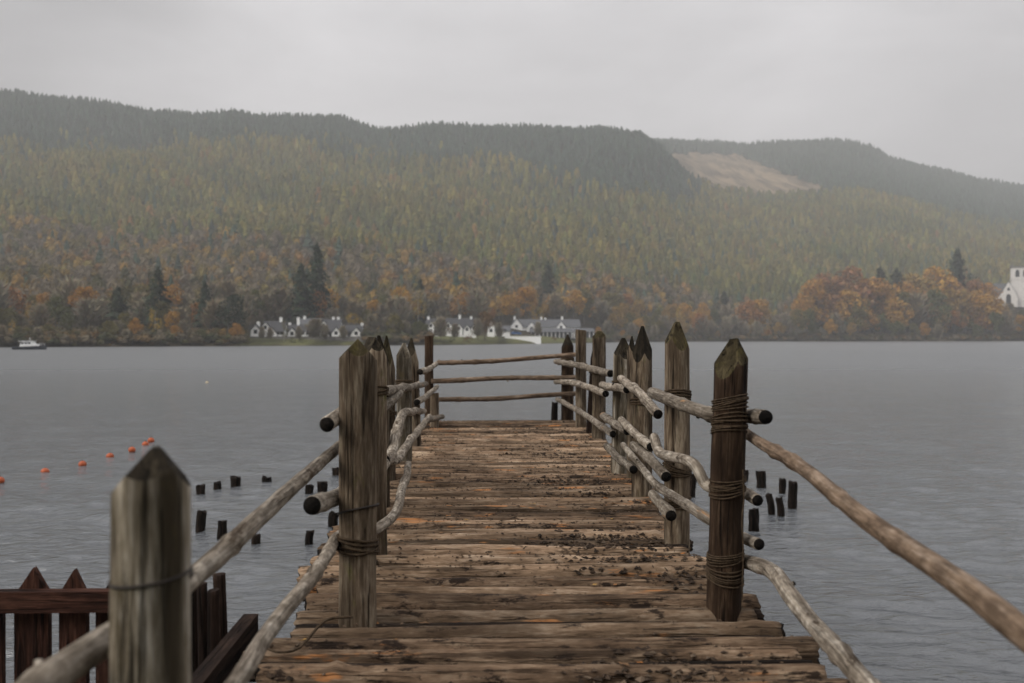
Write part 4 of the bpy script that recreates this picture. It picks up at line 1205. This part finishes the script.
house('house', 'large white house with two dormer gables and tall chimney', 446, 475, S(460)+34, 335, 328, 318.5, depth=8, gables=((448.5, 6, 322), (459, 7, 324), (467, 7, 325), (473.5, 5, 325)), windows=(452, 455, 463, 470), chimneys=((459.5, 315.5), (471, 317)), doors=(462,), group=HG)
house('house', 'narrow white house with its tall gable to the lake, right of the rust tree', 487.5, 494.5, S(491)+34, 334, 327, 320.5, end=True, windows=(491,), group=HG)
house('outbuilding', 'low grey-roofed outbuilding between the narrow house and the lodge', 495, 510, S(502)+38, 334, 331, 326, windows=(499, 505), roof=SLATE_L, cat='outbuilding', group=HG)
# the lodge: main range, gables and the glazed lake-front wing
L = house('lodge', 'long white lodge with three gables and glazed lake-front wing', 514, 580, S(545)+44, 335, 327, 319.5, depth=10, gables=((516.5, 12, 319), (531.5, 10, 322), (561, 9, 321.5)), chimneys=((515, 317), (542, 317.5), (546, 318.5), (563, 317)), windows=(521, 525, 540, 545, 550, 569, 574), cat='lodge', group=None, roof=SLATE_L)
k = L.location.y / F; xc = L.location.x
X = lambda p: float(U(p))*L.location.y - xc
m_ = MB(); m_.prism([(-6, 1.15), (-1.5, 2.65), (-1.5, 2.85), (-6.3, 1.25)], 'x', X(529), X(572)); m_.prism([(-7, 1.35), (-1.5, 2.75), (-1.5, 2.95), (-7.3, 1.45)], 'x', X(572.2), X(593)); m_.build('wing_roof', SLATE_L, L)
m_ = MB(); m_.box(X(530), X(571), -5.6, -1.3, -1.2, 1.18); m_.build('glazed_front', GLASS, L)
m_ = MB(); m_.box(X(572.6), X(592.5), -6.2, -1.2, -1.2, 1.38); m_.build('glazed_front', GLASS, L)
for q in np.arange(530.5, 571, 4.0):
    m_ = MB(); m_.box(X(q)-.13, X(q)+.13, -5.75, -5.605, -1.2, 1.15); m_.build('pillar', WHITE, L)
for q in (573, 578, 583, 588, 592):
    m_ = MB(); m_.box(X(q)-.16, X(q)+.16, -6.38, -6.205, -1.2, 1.35); m_.build('pillar', WHITE, L)
# white terrace wall, stone garden wall, parked car
def wall_obj(name, label, px0, px1, Y, base_py, top_py, mat, th=.4, cope=True):
    k = Y/F; zb = CAMZ + (337-base_py)*k; h = (base_py-top_py)*k
    x0, x1 = float(U(px0))*Y, float(U(px1))*Y; xc_ = (x0+x1)/2; w_ = (x1-x0)/2
    t = thing(name, label, 'wall', (xc_, Y, zb))
    m_ = MB(); m_.box(-w_, w_, 0, th, -1.5, h); m_.build('wall', mat, t)
    m_ = MB(); m_.box(-w_-.05, w_+.05, -.06, th+.06, h+.002, h+.10); m_.build('coping', mat, t)
    return t
wall_obj('terrace_wall', 'white terrace wall at the water edge below the lodge', 505, 541, S(523)+10, 340, 336.5, WHITE)
wall_obj('garden_wall', 'low grey stone wall running below the row of cottages', 247, 363, S(305)+16, 340, 336.8, STONE)

def car(label, px, Y, py, col, rz):
    k = Y/F
    t = thing('parked_car', label, 'car', (float(U(px))*Y, Y, CAMZ + (337-py)*k), rz)
    paint = plain('car paint', col, .3, .1, 2, .6)
    prof = [(-2.0,.3),(2.0,.3),(2.05,.65),(1.9,.85),(1.0,.95),(.45,1.4),(-1.1,1.42),(-1.85,.98),(-2.05,.8)]
    m_ = MB(); m_.prism(prof, 'y', -.82, .82); m_.build('body', paint, t)
    m_ = MB()
    for s in (-.835, .825): m_.prism([(-1.45,.95),(.85,.95),(.4,1.32),(-1.0,1.33)], 'y', s, s+.012)
    m_.build('window', GLASS, t)
    for x in (-1.25, 1.25):
        for s in (-.8, .62):
            v, f = lathe([(0,0),(.31,0),(.33,.04),(.33,.16),(.31,.2),(0,.2)], 16)
            v = [(x + a, s + c, .32 + b_) for a, b_, c in v]
            obj('wheel', mesh_np('wheel', v, f, [BLACKT], None, True), t)
car('blue car parked beside the lodge above the white terrace wall', 516, S(516)+30, 334.8, (.03,.10,.28), .2)

# ------------------------------------------------------------------ church
CY = 690.0; k = CY/F
ch = thing('church', 'pale stone church with square tower above the wood at the right', 'church', (float(U(1008.5))*CY, CY, CAMZ + (337-306)*k), R(-24))
px_ = k
w = 15*k
m_ = MB(); gable_prism(m_, -w/2, w/2, 0, 26, 8.2, 17.3, 'y', z0=-6); gable_prism(m_, -12.5, 22, 6, 17, 8, 16.5, 'x', z0=-6)
# small buttresses
for s in (-1, 1): m_.box(s*w/2-.5, s*w/2+.5, -.5, .8, -6, 7.4)
m_.build('nave', STONE_P, ch)
m_ = MB(); roof_slabs(m_, -w/2, w/2, .3, 26, 8.2, 17.1, 'y', .25, .15); roof_slabs(m_, -12.5, 22, 6, 17, 8, 16.5, 'x', .25, .3); m_.build('roof', SLATE_L, ch)
def arch_pts(w_, h_, z0):
    p = [(-w_/2, z0), (w_/2, z0)]
    hs = h_ - w_*.9
    for a in np.linspace(0, 1, 6): p.append((w_/2*math.cos(a*PI/2)**.8 if a < 1 else 0, z0 + hs + w_*.9*math.sin(a*PI/2)))
    for a in np.linspace(1, 0, 6)[1:]: p.append((-w_/2*math.cos(a*PI/2)**.8, z0 + hs + w_*.9*math.sin(a*PI/2)))
    return p
def lancet(parent, x, y, z, w_, h_, face='y'):
    m_ = MB(); m_.prism([(x+a, b_) for a, b_ in arch_pts(w_+.7, h_+.5, z-.2)], 'y', y-.12, y+.1); f = m_.build('window', STONE, parent)
    m_ = MB(); m_.prism([(x+a, b_) for a, b_ in arch_pts(w_, h_, z)], 'y', y-.2, y-.05); m_.build('pane', GLASS, f)
lancet(ch, 0, 0, 1.5, 2.6, 7.0)
lancet(ch, 0, 0, 11.3, 1.2, 1.8)
# tower
tx0 = (1011.5-1008.5)*k; tw = 11.5
m_ = MB(); m_.box(tx0, tx0+tw, 3, 3+tw, -6, 27.4)
m_.box(tx0-.35, tx0+tw+.35, 2.65, 3+tw+.35, 19.0, 19.5); 
tow = m_.build('tower', STONE_P, ch)
m_ = MB(); m_.box(tx0-.5, tx0+tw+.5, 2.5, 3+tw+.5, 27.402, 28.2)
for q in np.linspace(tx0+.2, tx0+tw-1.2, 6): m_.box(q, q+1.0, 2.55, 3.1, 28.2, 28.9)
for cx_, cy_ in ((tx0, 3), (tx0+tw, 3), (tx0, 3+tw), (tx0+tw, 3+tw)): m_.box(cx_-.5, cx_+.5, cy_-.5, cy_+.5, 28.2, 29.6)
m_.build('parapet', STONE, tow)
for q in (tx0 + tw*.32, tx0 + tw*.74): lancet(tow, q, 3, 21, 2.0, 4.6)
lancet(tow, tx0 + tw*.82, 3, 11, 1.4, 2.4); lancet(ch, w/2 + 2.8, 6, 1.5, 2.0, 5.5)

# ------------------------------------------------------------------ launch on the left
BH = plain('dark blue hull', (.02,.025,.035), .4, .2, 2, .5)
BW = plain('white boat paint', (.75,.75,.74), .4, .08, 3, .4)
b = at_height(30, 349.6, 0)
boat = thing('motor_boat', 'small white cabin boat with dark hull moored off the left shore', 'boat', (b.x, b.y, 0), R(4))
Lb = 6.6; st = np.linspace(0, 1, 15); V, F_ = [], []
for s in st:
    bw = 1.05 * (1 - max(0, (s-.45)/.55)**2.2) * (.9 + .1*min(1, s*5)); zt = .62 + .35*s**2.5; zk = -.35 + .3*max(0, (s-.8)/.2)**2
    for a, z_ in ((-1, zt), (-.93, .25), (-.55, zk*.5), (0, zk), (.55, zk*.5), (.93, .25), (1, zt)): V.append(((s-.5)*Lb, a*bw, z_))
for i in range(14):
    for j in range(6): F_.append((i*7+j, i*7+j+1, (i+1)*7+j+1, (i+1)*7+j))
    F_.append((i*7+6, i*7, (i+1)*7, (i+1)*7+6))
F_.append(tuple(range(7)))
obj('hull', mesh_np('hull', V, F_, [BH], None, False), boat)
m_ = MB(); m_.prism([(-1.9,.6),(1.9,.6),(1.65,1.05),(1.1,1.12),(.75,1.68),(-1.5,1.7),(-1.7,1.1)], 'y', -.72, .72); cab = m_.build('cabin', BW, boat)
m_ = MB(); m_.box(-2.0, 1.0, -.85, .85, 1.702, 1.78); m_.build('cabin_roof', BW, boat)
for s in (-.735, .72):
    for x in (-1.25, -.55, .1):
        m_ = MB(); m_.box(x-.26, x+.26, s, s+.015, 1.18, 1.52); m_.build('window', GLASS, cab)
m_ = MB(); m_.box(-.03, .03, -.03, .03, 1.79, 2.5); m_.box(-.25, .25, -.02, .02, 2.2, 2.24); m_.build('mast', BW, boat)
m_ = MB()
for x in (2.0, 2.5, 3.0): m_.box(x-.02, x+.02, -.55, -.51, .8, 1.25)
m_.box(1.9, 3.1, -.55, -.51, 1.25, 1.29); m_.build('bow_rail', BW, boat)

# ------------------------------------------------------------------ air
m = bpy.data.materials.new('haze air'); m.use_nodes = True; nt = m.node_tree
for n_ in list(nt.nodes):
    if n_.type == 'BSDF_PRINCIPLED': nt.nodes.remove(n_)
pv = nt.nodes.new('ShaderNodeVolumePrincipled')
pv.inputs['Color'].default_value = (.93, .935, .95, 1); pv.inputs['Density'].default_value = .00027; pv.inputs['Anisotropy'].default_value = .0
nt.links.new(pv.outputs[0], nt.nodes['Material Output'].inputs['Volume'])
mb = MB(); mb.box(-3600, 3600, -450, 4300, -12, 560)
hz = mb.build('haze', m); tag(hz, kind='stuff'); hz['label'] = 'thin grey mist hanging over lake and hills'; hz['category'] = 'haze'

# ------------------------------------------------------------------ light
SUN_EL, SUN_AZ = R(36), R(-114)
w = bpy.data.worlds.new('World'); scene.world = w; w.use_nodes = True; nt = w.node_tree
bg = nt.nodes['Background']
sky = nt.nodes.new('ShaderNodeTexSky'); sky.sky_type = 'NISHITA'; sky.sun_disc = False
sky.sun_elevation = SUN_EL; sky.sun_rotation = SUN_AZ; sky.dust_density = 6; sky.air_density = 1.0
hs_ = N(nt, 'ShaderNodeHueSaturation', Saturation=.12, Value=1.2); nt.links.new(sky.outputs[0], hs_.inputs['Color'])
tc_ = nt.nodes.new('ShaderNodeTexCoord'); sx = nt.nodes.new('ShaderNodeSeparateXYZ'); nt.links.new(tc_.outputs['Generated'], sx.inputs[0])
grad = ramp(nt, sx.outputs[2], [(0.0, (6.7, 6.5, 6.6)), (.12, (7.1, 6.88, 7.0)), (.30, (8.2, 8.0, 8.15)), (.6, (15.0, 14.9, 15.2)), (1.0, (24, 23.6, 24))])
cn = noise(nt, mapping(nt, tc_.outputs['Generated'], (1.3, 1.3, 5.0)), 2.2, 6, .55, .3)
cl = ramp(nt, cn, [(.3, .84), (.7, 1.12)])
cb = noise(nt, mapping(nt, tc_.outputs['Generated'], (1.0, 1.0, 2.4)), 1.5, 3, .5, .2)
cl = mix(nt, 1.0, cl, ramp(nt, cb, [(.36, .60), (.60, 1.14)]), 'MULTIPLY')
dt = nt.nodes.new('ShaderNodeVectorMath'); dt.operation = 'DOT_PRODUCT'; dt.inputs[1].default_value = (.03, .955, .30)
nt.links.new(tc_.outputs['Generated'], dt.inputs[0])
cl = mix(nt, 1.0, cl, ramp(nt, math_(nt, 'MAXIMUM', dt.outputs['Value'], 0.0), [(0.0, .85), (.42, .70), (.80, .46), (.91, .62), (.985, .88)]), 'MULTIPLY')
ov = mix(nt, 1.0, grad, cl, 'MULTIPLY')
nt.links.new(mix(nt, .86, hs_.outputs[0], ov), bg.inputs['Color'])
bg.inputs['Strength'].default_value = .1
sd = bpy.data.lights.new('sun', 'SUN'); sd.energy = 1.9; sd.angle = R(25); sd.color = (1, .95, .87)
so = bpy.data.objects.new('sun', sd); COL.objects.link(so)
dv = Vector((math.sin(SUN_AZ)*math.cos(SUN_EL), math.cos(SUN_AZ)*math.cos(SUN_EL), math.sin(SUN_EL)))
so.rotation_euler = dv.to_track_quat('Z', 'Y').to_euler(); so.location = (0, 0, 50)

scene.view_settings.view_transform = 'Standard'; scene.view_settings.look = 'None'
scene.view_settings.exposure = 0; scene.view_settings.gamma = 1
scene.render.engine = 'CYCLES'
cy = scene.cycles
cy.max_bounces = 5; cy.diffuse_bounces = 2; cy.glossy_bounces = 2; cy.volume_bounces = 1; cy.transparent_max_bounces = 4
cy.use_denoising = True; cy.use_adaptive_sampling = False
try: cy.denoiser = 'OPENIMAGEDENOISE'
except Exception: pass
